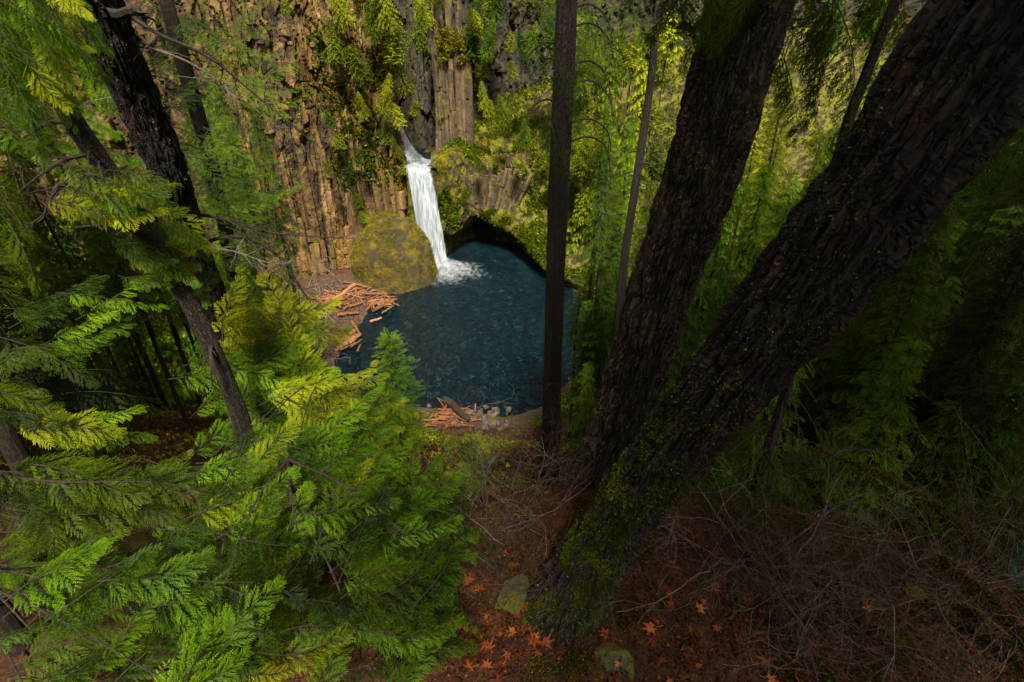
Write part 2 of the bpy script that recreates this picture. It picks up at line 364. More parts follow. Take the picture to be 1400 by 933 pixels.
def height(x, y, detail=True):
    x = np.atleast_1d(np.asarray(x, float)); y = np.atleast_1d(np.asarray(y, float))
    dp = dist_poly(x, y, POOL); inp = in_poly(x, y, POOL); db = dist_poly(x, y, BEACH); inb = in_poly(x, y, BEACH)
    db = np.where(inb, 0, db); d = np.minimum(dp, db)
    z = np.where(d < 8, .35 * d, 2.8 + .82 * (d - 8))
    z = np.minimum(z, 60 + .1 * d)
    z = np.where(d < 1e-6, 0, z) + .05 * np.minimum(dp, 25) * (db < 8)
    # the ledge where the photographer stands
    k = sst(np.hypot(x - 1, (y + 1) * .8), 12, 3.5)
    z = z * (1 - k) + np.minimum(z, 40.35 + .10 * (x - .4) * 0 + .12 * (3 - y)) * k
    k = sst(np.hypot((x - 1.6) * .8, y - 1.2), 5.6, 3.4); z = z * (1 - k) + (40.3 + .06 * (3 - y)) * k
    z = np.maximum(z, 62 * sst(y, 137, 150))
    if detail:
        p = np.stack([x, y, np.zeros_like(x)], -1)
        amp = sst(d, 0, 10); z = z + amp * (1.6 * fbm(p * .07, 3, 5) * sst(np.hypot(x, y), 5, 25) + .35 * fbm(p * .5, 3, 8) * sst(np.hypot(x, y), 3, 9)) + .05 * fbm(p * 2.2, 3, 9) + .03 * fbm(p * 7, 2, 12)
    z = np.where(inp, -np.minimum(.5 * dp, 5) - .1, np.maximum(z, .06 + .05 * d))
    return z
def warp(n, a, b, k, c=0):
    t = np.linspace(-1, 1, n); s = np.sinh(k * t) / np.sinh(k)
    return np.where(s < 0, c + s * (c - a), c + s * (b - c))
xs = warp(320, -420, 420, 6.0, 0.8); ys = warp(400, -180, 620, 6.2, 3.5)
X, Y = np.meshgrid(xs, ys); Zt = height(X.ravel(), Y.ravel()).reshape(X.shape)
far_drop = 0
g = G(); nx, ny = len(xs), len(ys)
i, j = np.meshgrid(np.arange(nx - 1), np.arange(ny - 1)); q = (j * nx + i).ravel()
dpool = dist_poly(X.ravel(), Y.ravel(), POOL); tt = np.clip(1.2 - dpool / 9, 0, 1) * (X.ravel() < 5); tt = np.maximum(tt, in_poly(X.ravel(), Y.ravel(), BEACH) * .55)
g.add(np.stack([X, Y, Zt], -1).reshape(-1, 3), np.stack([q, q + 1, q + nx + 1, q + nx], -1), tt)
ground = link('ground', g.mesh('ground', M_GROUND, True), kind='structure')
def hz(x, y):
    i = min(max(int(np.searchsorted(xs, x)) - 1, 0), nx - 2); j = min(max(int(np.searchsorted(ys, y)) - 1, 0), ny - 2)
    fx = (x - xs[i]) / (xs[i + 1] - xs[i]); fy = (y - ys[j]) / (ys[j + 1] - ys[j])
    return float((Zt[j, i] * (1 - fx) + Zt[j, i + 1] * fx) * (1 - fy) + (Zt[j + 1, i] * (1 - fx) + Zt[j + 1, i + 1] * fx) * fy)

wz = G(); wz.add([(-120, -60, 0), (260, -60, 0), (260, 137, 0), (-120, 137, 0)], [(0, 1, 2, 3)])
water = link('water', wz.mesh('water', M_WATER), kind='structure')

# ------------------------------------------------------------------ rock builders
def grid_faces(nu, nv):
    i, j = np.meshgrid(np.arange(nv - 1), np.arange(nu - 1)); q = (j * nv + i).ravel()
    return np.stack([q, q + nv, q + nv + 1, q + 1], -1)
def grid_normals(V):
    du = np.gradient(V, axis=0); dv = np.gradient(V, axis=1); return norm(np.cross(du, dv))
def loft(net, nu, nv, disp):
    net = np.asarray(net, float); A = np.stack([smooth_path(r, nv) for r in net])
    B = np.stack([smooth_path(A[:, k], nu) for k in range(nv)], 1)
    n = grid_normals(B); d, tint = disp(B); V = B + n * d[..., None]
    return V.reshape(-1, 3), grid_faces(nu, nv), tint.ravel(), V, n
def wall_disp(blocky=1.0, colw=1.3, flute=.7):
    def f(B):
        base = 1.6 * fbm(B * .09, 3, 31)
        Bw = B + .8 * np.stack([vn(B * .3, 1), vn(B * .3, 2), vn(B * .3, 3)], -1)
        F1, F2, idv = cells(Bw * np.array([.42, .42, .13]), 41); F1c, F2c, idc = cells(Bw * np.array([1.1, 1.1, .33]), 43); blk = (idv - .5) * 2.6 * blocky + (idc - .5) * .9 - .35 * (F2 - F1 < .05)
        F1b, F2b, idb = cells(B * np.array([1 / colw, 1 / colw, .03]), 51); col = ((idb - .5) * 1.4 - .5 * (F2b - F1b < .09)) * flute
        up = sst(B[..., 2] + 6 * fbm(B * .05, 2, 3), 20, 32)
        d = base + blk * (.25 + .75 * up) + col * (1 - .75 * up) + .25 * fbm(B * 1.2, 3, 61)
        t = .5 + (.35 * (idv - .5) + .3 * (idc - .5) - .35 * (F2c - F1c < .06)) * up + .5 * (idb - .5) * (1 - up) + .25 * fbm(B * .5, 3, 3) - .35 * (F2b - F1b < .12) * (1 - up)
        return d, t
    return f
def wall(path, z0, z1, nu, nv, lean=0.0, disp=None):
    p = smooth_path(path, 12); net = []
    for q in p: net.append([(q[0] , q[1] + lean * (z - z0), z) for z in np.linspace(z0, z1, 5)])
    return loft(net, nu, nv, disp or wall_disp())
def hexcol(seed, rings=8):
    r = np.random.RandomState(seed); a = (np.arange(6) + r.uniform(-.22, .22, 6)) / 6 * 2 * math.pi; rad = r.uniform(.85, 1.12, 6)
    zz = np.sort(np.concatenate([[0], r.uniform(.06, .94, rings - 2), [1]])); V = []; T = []
    for k, z in enumerate(zz):
        for rep_ in ((0,) if k in (0, len(zz) - 1) else (0, 1)):
            if rep_ or k == 0: off = r.uniform(-.22, .22, 2); s = r.uniform(.8, 1.1); tn = r.uniform(.42, .62)
            V.append(np.stack([np.cos(a) * rad * s + off[0], np.sin(a) * rad * s + off[1], np.full(6, z + (.004 if rep_ else 0)) + r.uniform(-.006, .006, 6)], -1)); T.append(np.full(6, tn))
    n = len(V); V = np.concatenate(V); i = np.arange(n - 1)[:, None] * 6; j = np.arange(6)[None]; k = (j + 1) % 6
    F = np.stack([i + j, i + k, i + k + 6, i + j + 6], -1).reshape(-1, 4)
    gg = G(); gg.add(V, F, np.concatenate(T)); b = (n - 1) * 6; gg.F.append(np.array([[b, b + 1, b + 2, b + 3], [b, b + 3, b + 4, b + 5]])); gg.M.append(np.zeros(2, int)); return gg
HEX = [hexcol(100 + k) for k in range(8)]
def hexmeshes(mt): return [h.mesh('basalt_column', mt) for h in HEX]
def rock_gg(seed, lvl=14, sharp=.5):
    u = np.linspace(0, math.pi, lvl); v = np.linspace(0, 2 * math.pi, lvl * 2 + 1); U, Vv = np.meshgrid(u, v, indexing='ij')
    S = np.stack([np.sin(U) * np.cos(Vv), np.sin(U) * np.sin(Vv), -np.cos(U)], -1)
    r = np.random.RandomState(seed); B = S.copy()
    for k in range(9):
        nrm = norm(r.normal(size=3)); c = r.uniform(.42, .8); dd = (B @ nrm) - c; B = B - nrm * np.maximum(dd, 0)[..., None] * sharp * 1.7
    B = B * (1 + .10 * fbm(S * 2 + seed, 3, seed)[..., None]); gg = G(); gg.add(B.reshape(-1, 3), grid_faces(lvl, lvl * 2 + 1)[:, ::-1], (.5 + .5 * fbm(S * 3, 3, seed)).ravel()); return gg
ROCKS = [rock_gg(s, 8) for s in range(5)]
def cluster_mesh(V, n, leaf, Tn=None, size=.5, up=.5, rs=None, filt=None, per=4):
    """leafy tufts scattered over grid surface V (nu,nv,3)"""
    rs = rs or RS; nu, nv = V.shape[:2]; nn = grid_normals(V)
    i = rs.randint(0, nu - 1, n); j = rs.randint(0, nv - 1, n); a = rs.rand(n, 1); b = rs.rand(n, 1)
    p = V[i, j] * (1 - a) * (1 - b) + V[i + 1, j] * a * (1 - b) + V[i, j + 1] * (1 - a) * b + V[i + 1, j + 1] * a * b; m = nn[i, j]
    if filt is not None:
        k = filt(p, m); p = p[k]; m = m[k]
    return tufts(p, m, size, up, rs, per)
def tufts(p, m, size=.5, up=.5, rs=None, per=4, wd=.28):
    rs = rs or RS; n = len(p); p = np.repeat(p, per, 0); m = np.repeat(m, per, 0); s = size * rs.uniform(.5, 1.3, (len(p), 1))
    d = norm(m * .8 + np.array([0, 0, up]) + rs.normal(size=p.shape) * .8); side = norm(np.cross(d, rs.normal(size=p.shape))); p = p + rs.normal(size=p.shape) * size * .35
    V = np.stack([p - side * s * .22, p + side * s * .22, p + d * s * .6 + side * s * .3, p + d * s], 1)
    V = np.stack([p, p + d * s * .5 - side * s * wd, p + d * s, p + d * s * .5 + side * s * wd], 1)
    tt_ = np.clip(rs.normal(.5, .22, len(p)), 0, 1)
    if size < .36:       # small tufts: one triangle a leaf
        V = V[:, 1:]; return V.reshape(-1, 3), np.arange(len(p) * 3).reshape(-1, 3), np.repeat(tt_, 3)
    return V.reshape(-1, 3), np.arange(len(p) * 4).reshape(-1, 4), np.repeat(tt_, 4)

# left orange cliff ---------------------------------------------------------------
cliff = thing('cliff', (-40, 108, 0), 'tall orange brown basalt cliff wall left of the waterfall', 'cliff')
def child(name, me, par, R=np.eye(3), p=(0, 0, 0), s=1.0, **k):
    L = np.array(par.location); return link(name, me, par, M4(R, np.array(p) - L, s), **k)
LW = [(-120, 62), (-90, 78), (-68, 92), (-52, 101), (-44, 105), (-37, 110), (-30, 112.5), (-24.5, 113.2), (-23.6, 115), (-25, 119), (-29, 123), (-33, 130)]
V, F, T, LWV, _ = wall(LW, -1, 78, 500, 250, -.02)
g = G(); g.add(V, F, T); child('rock_face', g.mesh('rock_face', M_CLIFF), cliff)
hm = hexmeshes(M_CLIFF); p = smooth_path(np.array(LW)[3:8], 60)
for k in range(0, 60):
    for lay in range(2):
        if RS.rand() < .2: continue
        q = p[k] + np.array([RS.uniform(-.5, .5), -.2 - lay * .9 + RS.uniform(-.5, .5)]); h = RS.uniform(.35, 1) * (9 + 17 * k / 60) * (1 - .45 * lay)
        R = Matrix.Rotation(RS.uniform(-.05, .05), 3, 'X') @ Matrix.Rotation(RS.uniform(-.04, .04), 3, 'Y') @ Matrix.Rotation(RS.uniform(0, 6), 3, 'Z'); w = RS.uniform(.55, 1.1)
        Rm = np.array(R) @ np.diag([w, w, h]); child('basalt_column', hm[k % 8], cliff, Rm, (q[0], q[1], 1.0))
rm = [r.mesh('rock_block', M_CLIFF) for r in ROCKS]
for k in range(34):
    i = RS.randint(150, 360); j = RS.randint(70, 225); q = LWV[i, j]
    s = RS.uniform(.5, 1.3); R = np.array(Matrix.Rotation(RS.uniform(0, 6), 3, 'Z') @ Matrix.Rotation(RS.uniform(-.4, .4), 3, 'X')) @ np.diag([s, s, s * RS.uniform(.5, 1.0)])
    child('rock_block', rm[k % 5], cliff, R, q - np.array([0, -.35 * s, 0]))
V, F, T = cluster_mesh(LWV, 16000, None, size=.55, filt=lambda p, m: (fbm(p * .16, 3, 77) > .16) | ((fbm(p * .3, 3, 78) > .2) & (m[:, 2] > .25)))
g = G(); g.add(V, F, T); child('ivy', g.mesh('ivy', M_YEL), cliff, kind='stuff')
V, F, T = cluster_mesh(LWV, 26000, None, size=.7, filt=lambda p, m: (fbm(p * .09, 3, 87) > .12) & (p[:, 2] > 14) & (p[:, 0] > -37 + 3 * fbm(p * .2, 2, 1)))
g = G(); g.add(V, F, T); child('foliage', g.mesh('foliage', M_FAR), cliff, kind='stuff')

# bank and cliff right of the fall --------------------------------------------------
NET = [
 [(-24, 118, -1), (-24, 117, 4), (-23.5, 115.5, 10), (-23, 114, 16), (-22.6, 113.2, 21.4), (-22, 116, 22), (-22, 124, 22), (-21, 136, 23)],
 [(-20.5, 118, -1), (-20.5, 117, 4), (-20.2, 115, 10), (-20, 114, 16), (-19.8, 113, 21.6), (-20, 116, 22), (-20, 124, 22), (-19, 136, 23)],
 [(-17.5, 118, -1), (-17.5, 116, 4), (-17.2, 114.5, 10), (-17, 113.5, 16), (-16.7, 113, 22.3), (-16.7, 116, 23), (-16.8, 124, 23.5), (-17, 136, 26)],
 [(-14, 129, -1), (-14, 125, 3.5), (-14, 117.5, 6.5), (-13.8, 117, 13), (-13.8, 117, 19), (-13, 119, 23.8), (-13, 124, 26), (-13, 134, 31)],
 [(-9, 135, -1), (-9, 133, 4), (-9, 124, 8.2), (-9, 122.5, 11), (-9.5, 123, 16), (-9.5, 123.5, 22), (-9.5, 127, 26), (-9.5, 136, 33)],
 [(-4, 132, -1), (-4, 130, 3), (-3.5, 121.5, 6.8), (-3.8, 122.5, 9.5), (-4, 124.5, 13), (-4, 125.5, 20), (-4, 129, 26), (-4, 138, 34)],
 [(2, 126, -1), (2, 124, 2.5), (2, 116, 5.5), (2.3, 118, 9), (2.5, 122, 13), (2.5, 124, 18), (3, 128, 26), (3, 138, 36)],
 [(7.6, 111, -1), (7.6, 110, 1.5), (7.2, 104.5, 3.2), (8.5, 107, 7), (10, 112, 12), (11, 117, 18), (12, 124, 27), (12, 136, 38)],
 [(14, 99, -1), (14.5, 98, 1), (15, 97, 2.5), (17, 100, 7), (20, 106, 14), (23, 112, 22), (26, 120, 31), (26, 134, 42)],
 [(24, 88, -1), (25, 88, 1), (26, 88, 3), (29, 92, 8), (34, 98, 16), (38, 104, 25), (42, 112, 35), (44, 126, 46)],
 [(44, 78, -1), (46, 79, 1), (48, 80, 3), (52, 84, 10), (58, 90, 20), (64, 96, 30), (70, 106, 40), (74, 118, 50)]]
def bank_disp(B):
    F1, F2, idb = cells(B * np.array([.9, .5, .12]) + np.array([0, 0, 3.0]), 51); bandk = sst(B[..., 2], 9.5, 12) * (1 - sst(B[..., 2], 19, 22)) * sst(B[..., 0], -13.5, -11)
    d = .9 * fbm(B * .18, 4, 21) + .35 * fbm(B * .9, 3, 22) + bandk * ((idb - .5) * 1.2 - .4 * (F2 - F1 < .1))
    ch = (B[..., 0] < -16) & (B[..., 2] > 20); d = d * np.where(ch, .15, 1)
    d = d * np.where((B[..., 0] < -15), .5, 1)
    return d, .5 + .5 * (idb - .5) * bandk + .3 * fbm(B * .6, 3, 23)
bank = thing('mossy_bank', (-4, 124, 0), 'moss covered rock ledge overhanging the pool right of the waterfall', 'rock ledge')
V, F, T, BV, _ = loft(NET, 400, 190, bank_disp); g = G(); g.add(V, F, T); child('rock_face', g.mesh('rock_face', M_BANK), bank)
V, F, T = cluster_mesh(BV, 90000, None, size=.30, per=2, filt=lambda p, m: (m[:, 2] > -.1) & (p[:, 2] > 2.5) & (fbm(p * .22, 3, 7) + .35 * m[:, 2] - .5 * sst(p[:, 2], 10, 12) * (1 - sst(p[:, 2], 19, 22)) * (p[:, 0] > -12) > .0) & ~((p[:, 0] < -16.5) & (p[:, 2] > 20)) & (p[:, 0] > -17))
g = G(); g.add(V, F, T); child('moss', g.mesh('moss', M_MOSSY), bank, kind='stuff')
V, F, T = cluster_mesh(BV, 52000, None, size=.62, filt=lambda p, m: (p[:, 2] > 3) & (fbm(p * .15, 3, 17) > np.where((p[:, 2] > 23) | (p[:, 0] > 9), -.22, .12)) & (p[:, 0] > -17) & (m[:, 2] > -.1) & ~((p[:, 0] < -16.2) & (p[:, 2] > 21)))
g = G(); g.add(V, F, T); child('foliage', g.mesh('foliage', M_FAR), bank, kind='stuff')
# tilted columns in the band
hb = hexmeshes(M_PILLAR)
for k in range(26):
    u = k / 25; x = -12.5 + 16 * u; y = 122.2 + 1.5 * math.sin(u * 3) + RS.uniform(-.3, .3); h = RS.uniform(7, 10.5)
    tilt = -.12 + .55 * u; R = np.array(Matrix.Rotation(tilt, 3, 'Y') @ Matrix.Rotation(.12, 3, 'X') @ Matrix.Rotation(RS.uniform(0, 6), 3, 'Z')) @ np.diag([.5, .5, h])
    child('basalt_column', hb[k % 8], bank, R, (x - 3.2 * u, y, 11.5 - 1.5 * u))

# back wall, alcove and grey pillar -------------------------------------------------
backw = thing('cliff', (0, 136, 22), 'shadowed brown cliff closing the gorge behind the falls and trees', 'cliff')
BW = [(-46, 126), (-34, 133), (-27, 138), (-22.5, 142), (-18.5, 140), (-17.8, 134), (-15, 129), (-11, 128.2), (-8, 131), (-2, 137), (8, 140), (25, 136), (45, 130), (75, 118), (130, 100)]
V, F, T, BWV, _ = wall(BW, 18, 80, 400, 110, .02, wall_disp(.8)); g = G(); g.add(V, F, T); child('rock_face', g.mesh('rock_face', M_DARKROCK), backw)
V, F, T = cluster_mesh(BWV, 26000, None, size=.8, filt=lambda p, m: (fbm(p * .07, 3, 97) > -.05) & (p[:, 0] > -9) & (p[:, 2] > 24))
g = G(); g.add(V, F, T); child('foliage', g.mesh('foliage', M_FAR), backw, kind='stuff')
pil = thing('rock_pillar', (-13, 127, 22), 'grey brown pillar of upright basalt columns beside the dark alcove', 'rock pillar')
for k in range(30):
    lay = k // 11; x = -17.2 + (k % 11) * .78 + RS.uniform(-.2, .2); y = 124.6 + lay * 1.0 + abs(x + 13) * .25 + RS.uniform(-.3, .3)
    h = RS.uniform(17, 25) + lay * 5; R = np.array(Matrix.Rotation(RS.uniform(-.02, .04), 3, 'Y') @ Matrix.Rotation(-.03, 3, 'X') @ Matrix.Rotation(RS.uniform(0, 6), 3, 'Z')) @ np.diag([.62, .62, h])
    child('basalt_column', hb[k % 8], pil, R, (x, y, 23.2))

q = np.column_stack([RS.uniform(-17.5, -8.5, 9000), RS.uniform(123.6, 125.2, 9000), RS.uniform(22, 48, 9000)]); q = q[fbm(q * .28, 3, 66) + .01 * (q[:, 2] - 34) > .26]
V, F, T = tufts(q, np.tile([0, -.8, .3], (len(q), 1)), .4, .2, RS, 3); g = G(); g.add(V, F, T); child('moss', g.mesh('moss', M_MOSSLEAF), pil, kind='stuff')
# rounded mossy boulder at the foot of the left cliff -------------------------------
mound = thing('boulder', (-24.5, 104.5, 0), 'rounded boulder under yellow green moss at the foot of the fall', 'boulder')
lv = 110; U, W = np.meshgrid(np.linspace(0.0, math.pi * .62, lv), np.linspace(0, 2 * math.pi, lv * 2), indexing='ij')
S = np.stack([np.sin(U) * np.cos(W), np.sin(U) * np.sin(W), np.cos(U)], -1)
B = np.sign(S) * np.abs(S) ** np.array([1, 1, .8]) * np.array([9.0, 7.5, 12.5]) * (1 + .2 * fbm(S * 1.3 + 4, 3, 90) + .09 * fbm(S * 5, 3, 91))[..., None] + np.array([-25.6, 105.6, 1.2]); B[..., 0] += .10 * (B[..., 2] - 3)*-1
gm = G(); gm.add(B.reshape(-1, 3), grid_faces(lv, lv * 2), (.5 + .4 * fbm(S * 4, 3, 5)).ravel()); child('rock_body', gm.mesh('rock_body', M_MOUND, True), mound)
V, F, T = cluster_mesh(B, 52000, None, size=.24, per=2, filt=lambda p, m: (fbm(p * .35, 3, 55) > -.05) & (p[:, 2] > 1.2)); V = V
g = G(); g.add(V, F, T); child('moss', g.mesh('moss', M_MOSSY), mound, kind='stuff')

# ------------------------------------------------------------------ falls
def fall_sheet(top, bot, w0, w1, bulge, n=60, m=40, drop=1.0, cam_side=0, seed=0):
    t = np.linspace(0, 1, n)[:, None]; s = np.linspace(-1, 1, m)[None]
    c = top + (bot - top) * t[..., None] if False else None
    k_ = np.clip(t / .12, 0, 1); u_ = np.clip((t - .10) / .90, 0, 1); yy = top[1] + (111.7 + top[1] - 114.6 - top[1]) * k_ + (bot[1] - 111.7) * u_ ** .7; xx = top[0] + (bot[0] - top[0]) * u_ ** .9; zz = top[2] - .25 * k_ ** 2 + (bot[2] - top[2] + .25) * u_ ** 1.15
    w = w0 + (w1 - w0) * t ** 1.3
    x = xx + s * w; y = yy - bulge * (1 - s ** 2) * (0.4 + t) + .25 * fbm(np.stack([x * 2.2 + seed, 0 * x + seed, zz * .05 + 0 * x], -1), 3, seed); z = zz + 0 * s
    V = np.stack([x, y + 0 * s, z], -1); edge = (1 - np.abs(s) ** 3.2) * np.ones_like(t)
    return V.reshape(-1, 3), grid_faces(n, m), (edge * 1.15 + .0 * t).ravel()
fall = thing('waterfall', (-17.3, 109.5, 0), 'lower white waterfall plunging from the shelf into the pool', 'waterfall')
for k, (dx, dy, dw) in enumerate([(0, 0, 1), (.1, .5, .92), (-.1, -.4, .75)]):
    V, F, T = fall_sheet(np.array([-19.9 + dx, 114.6 + dy, 22.75]), np.array([-17.2 + dx, 110.0 + dy, -.2]), 2.7 * dw, 3.0 * dw, .7, n=90, seed=k * 7)
    g = G(); g.add(V, F, T); child('water_sheet', g.mesh('water_sheet', M_FALL, True), fall)
# foam fan round the plunge
r, a = np.meshgrid(np.linspace(0, 1, 60), np.linspace(0, 2 * math.pi, 120), indexing='ij')
for k in range(7):
    R0 = 14.5 - k * 1.3; hgt = .05 + k * .42
    x = -15.6 + r * R0 * np.cos(a) * 1.1 + 0 * k; y = 109.2 + r * R0 * np.sin(a) * .8 + .2 * k; z = hgt * (1 - r ** 1.5) + .03 + .02 * k + .5 * k * .3 * np.abs(fbm(np.stack([x, y, 0 * x + k], -1) * .9, 3, 4)) * (1 - r)
    g = G(); g.add(np.stack([x, y, z], -1).reshape(-1, 3), grid_faces(60, 120), (1.0 - r ** .8 * 1.1 + .12 * fbm(np.stack([np.cos(a) * 3, np.sin(a) * 3, r * 1.0], -1), 3, k) * 2).ravel()); child('foam', g.mesh('foam', M_FOAM, True), fall, kind='stuff')
ufall = thing('waterfall', (-23, 121, 22.4), 'short upper cascade above the shelf pool behind hanging trees', 'waterfall')
for k in range(2):
    t = np.linspace(0, 1, 50)[:, None]; s = np.linspace(-1, 1, 40)[None]
    c0 = PY(544, 160, 126); c1 = np.array([-22.2, 120, 22.3])
    x = c0[0] + (c1[0] - c0[0]) * t ** 1.2 + s * (.5 + 3.9 * t ** 1.8); y = 126 + (120 - 126) * t + .3 * k + 0 * s - .5 * (1 - s * s); z = c0[2] + (c1[2] - c0[2]) * (1 - (1 - t) ** 1.5) + 0 * s + .25 * fbm(np.stack([x * 1.5, y, 0 * x + k], -1), 3, 3)
    g = G(); g.add(np.stack([x, y, z], -1).reshape(-1, 3), grid_faces(50, 40), ((1 - np.abs(s) ** 2.2) * (.75 + .4 * t)).ravel()); child('water_sheet', g.mesh('water_sheet', M_FALL, True), ufall)
shelf = G(); x, y = np.meshgrid(np.linspace(-25, -16, 60), np.linspace(112.4, 137, 90), indexing='ij')
shelf.add(np.stack([x, y, 22.45 + .05 * fbm(np.stack([x, y, 0 * x], -1) * .8, 3, 2)], -1).reshape(-1, 3), grid_faces(60, 90), 1)
shelf_w = link('shelf_pool_water', shelf.mesh('shelf_pool_water', M_WATER, True), kind='structure')
g = G(); x, y = np.meshgrid(np.linspace(-24.6, -16.9, 60), np.linspace(111.9, 121.5, 60), indexing='ij')
t = 1.25 - .8 * np.abs((x + 20.6) / 4.2) ** 2 + .35 * fbm(np.stack([x * .7, y * .35, 0 * x], -1), 3, 9) - .25 * sst(y, 115, 113) * 0
g.add(np.stack([x, y, 22.56 + .2 * np.abs(fbm(np.stack([x, y, 0 * x], -1) * 1.2, 3, 2))], -1).reshape(-1, 3), grid_faces(60, 60), t.ravel() - .2); child('foam', g.mesh('foam', M_FOAM, True), ufall, kind='stuff')

# ------------------------------------------------------------------ foliage builders
def kite(p, d, side, l, w):
    """kites (n,4,3)"""
    return np.stack([p, p + d * (l * .45) - side * w, p + d * l, p + d * (l * .45) + side * w], 1)
def spray(seed, n2=20, n3=11, L=1.0, wid=.011, spread=.42, droop=.12, needle=False):
    """a flat frond along +X, leaf plane XY; returns V,F,T"""
    r = np.random.RandomState(seed); P_, D_, S_, L_, W_, T_ = [], [], [], [], [], []
    ts = (np.arange(n2) + .6) / n2
    for i, t in enumerate(ts):
        sd = 1 if i % 2 else -1; l2 = L * spread * min(1, .35 + t * 3.2) * (1.02 - t) ** .62 * r.uniform(.8, 1.15)
        a0 = math.radians(52 - 12 * t + r.uniform(-6, 6)) * sd; org = np.array([t * L, .02 * math.sin(t * 9 + seed), 0])
        m = max(3, int(n3 * l2 / (L * spread)) + 1); u = (np.arange(m) + .5) / m; z = r.uniform(-.05, .05)
        ang = a0 - sd * .35 * u
        dirs = np.stack([np.cos(ang), np.sin(ang), np.full(m, z)], -1)
        pts = org + np.cumsum(dirs, 0) * (l2 / m)
        for q in (1, -1):
            aa = ang + q * math.radians(38); d = np.stack([np.cos(aa), np.sin(aa), r.uniform(-.12, .12, m)], -1)
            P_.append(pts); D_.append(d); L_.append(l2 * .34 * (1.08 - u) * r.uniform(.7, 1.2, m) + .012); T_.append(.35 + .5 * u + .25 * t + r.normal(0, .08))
        # axis and tip of the branchlet
        P_.append(pts[::2]); D_.append(dirs[::2]); L_.append(np.full(len(pts[::2]), l2 / m * 2.6)); T_.append(.3 + .5 * u[::2])
    P_, D_, L_, T_ = np.concatenate(P_), np.concatenate(D_), np.concatenate(L_), np.concatenate(T_)
    side = norm(np.cross(D_, np.array([0, 0, 1.0]) + RS.normal(size=P_.shape) * .25)); V = kite(P_, D_, side, L_[:, None], wid * L * r.uniform(.8, 1.2, (len(P_), 1)))
    V[..., 2] -= droop * (V[..., 0] / L) ** 2 * L + .25 * (V[..., 1] ** 2) / L
    return V.reshape(-1, 3), np.arange(len(P_) * 4).reshape(-1, 4), np.clip(np.repeat(T_, 4), 0, 1)
def lowspray(seed, n=7, wid=.07):
    r = np.random.RandomState(seed); t = np.repeat((np.arange(n) + .4) / n, 2); sd = np.tile([1, -1], n); a = np.radians(58 - 22 * t) * sd + r.uniform(-.2, .2, 2 * n)
    l = .5 * np.minimum(1, .5 + 2 * t) * (1.05 - t) ** .6 * r.uniform(.7, 1.2, 2 * n); P_ = np.stack([t, 0 * t, 0 * t], -1); D_ = np.stack([np.cos(a), np.sin(a), r.uniform(-.25, .1, 2 * n)], -1)
    P_ = np.vstack([P_, [[.2, 0, 0]]]); D_ = np.vstack([D_, [[1, 0, 0]]]); l = np.append(l, .85)
    side = norm(np.cross(D_, [0, 0, 1.0])); V = kite(P_, D_, side, l[:, None], wid * r.uniform(.7, 1.3, (len(P_), 1))); V[..., 2] -= .15 * V[..., 0] ** 2
    return V.reshape(-1, 3), np.arange(len(P_) * 4).reshape(-1, 4), np.clip(np.repeat(.3 + .6 * np.append(t, 1) + r.normal(0, .1, len(P_)), 4), 0, 1)
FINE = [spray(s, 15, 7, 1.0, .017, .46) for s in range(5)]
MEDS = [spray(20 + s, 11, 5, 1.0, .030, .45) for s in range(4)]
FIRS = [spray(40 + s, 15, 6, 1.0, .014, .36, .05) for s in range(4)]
FLS = [lowspray(80 + s, 9, .055) for s in range(5)]
LOWS = [lowspray(60 + s) for s in range(5)]
def Rx(a): c, s = math.cos(a), math.sin(a); return np.array([[1, 0, 0], [0, c, -s], [0, s, c]])
def branch(seed, sprays, L=2.0, step=.085, sl=.5, droop=.35, hang=.5, upt=.12, lift=0.0, bare=.12, jit=.3, wr=.0045):
    """a limb along +X with fronds to both sides; returns wood G, leaf G"""
    r = np.random.RandomState(seed); n = 16; t = np.linspace(0, 1, n)
    path = np.stack([t * L, .06 * L * np.sin(t * 4 + seed), lift * t * L - droop * t ** 1.6 * L * .5 + upt * t ** 4 * L], -1)
    wood = G(); add_tube(wood, path, .0022 + (wr * L) * (1 - t) ** 1.1, 5, .5)
    leaf = G(); m = int(L * (1 - bare) / step); mats = [[] for _ in sprays]; offs = [[] for _ in sprays]; tn = norm(np.gradient(path, axis=0))
    for k in range(m + 3):
        f = bare + (1 - bare) * min(1, (k + .5) / m); i = min(int(f * (n - 1)), n - 2); fr = f * (n - 1) - i; p = path[i] * (1 - fr) + path[i + 1] * fr; T = tn[i]
        sd = 1 if k % 2 else -1; a = math.radians(62 - 34 * f + r.uniform(-9, 9)) * sd
        if k >= m: a = math.radians((k - m - 1) * 24); f = 1.0
        F0 = frame(T); d = F0 @ np.array([math.cos(a), math.sin(a), 0]); d = norm(d - np.array([0, 0, hang * r.uniform(.5, 1.3)]))
        R = frame(d, (r.uniform(-jit, jit), r.uniform(-jit, jit), 1)) @ Rx(r.uniform(-jit * 2, jit * 2)); s = sl * (min(1, .5 + 2.2 * f)) * (1.15 - f) ** .45 * r.uniform(.75, 1.2)
        c = r.randint(len(sprays)); mats[c].append(R * s); offs[c].append(p)
    for c, b in enumerate(sprays):
        if mats[c]:
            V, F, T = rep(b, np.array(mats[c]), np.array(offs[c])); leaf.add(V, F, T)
    return wood, leaf
print('foliage protos')
NB = [branch(s, FINE, 1.0, .058, .30, hang=.35, droop=.35, jit=.42) for s in range(7)]
NBL = [branch(10 + s, FINE, 2.0, .105, .50, hang=.5) for s in range(4)]
NBD = [branch(30 + s, FINE, 1.5, .08, .42, droop=.7, hang=1.2, upt=0) for s in range(3)]      # hanging
FB = [branch(50 + s, FIRS, 2.0, .12, .45, droop=.25, hang=.25) for s in range(3)]
NBm = {}
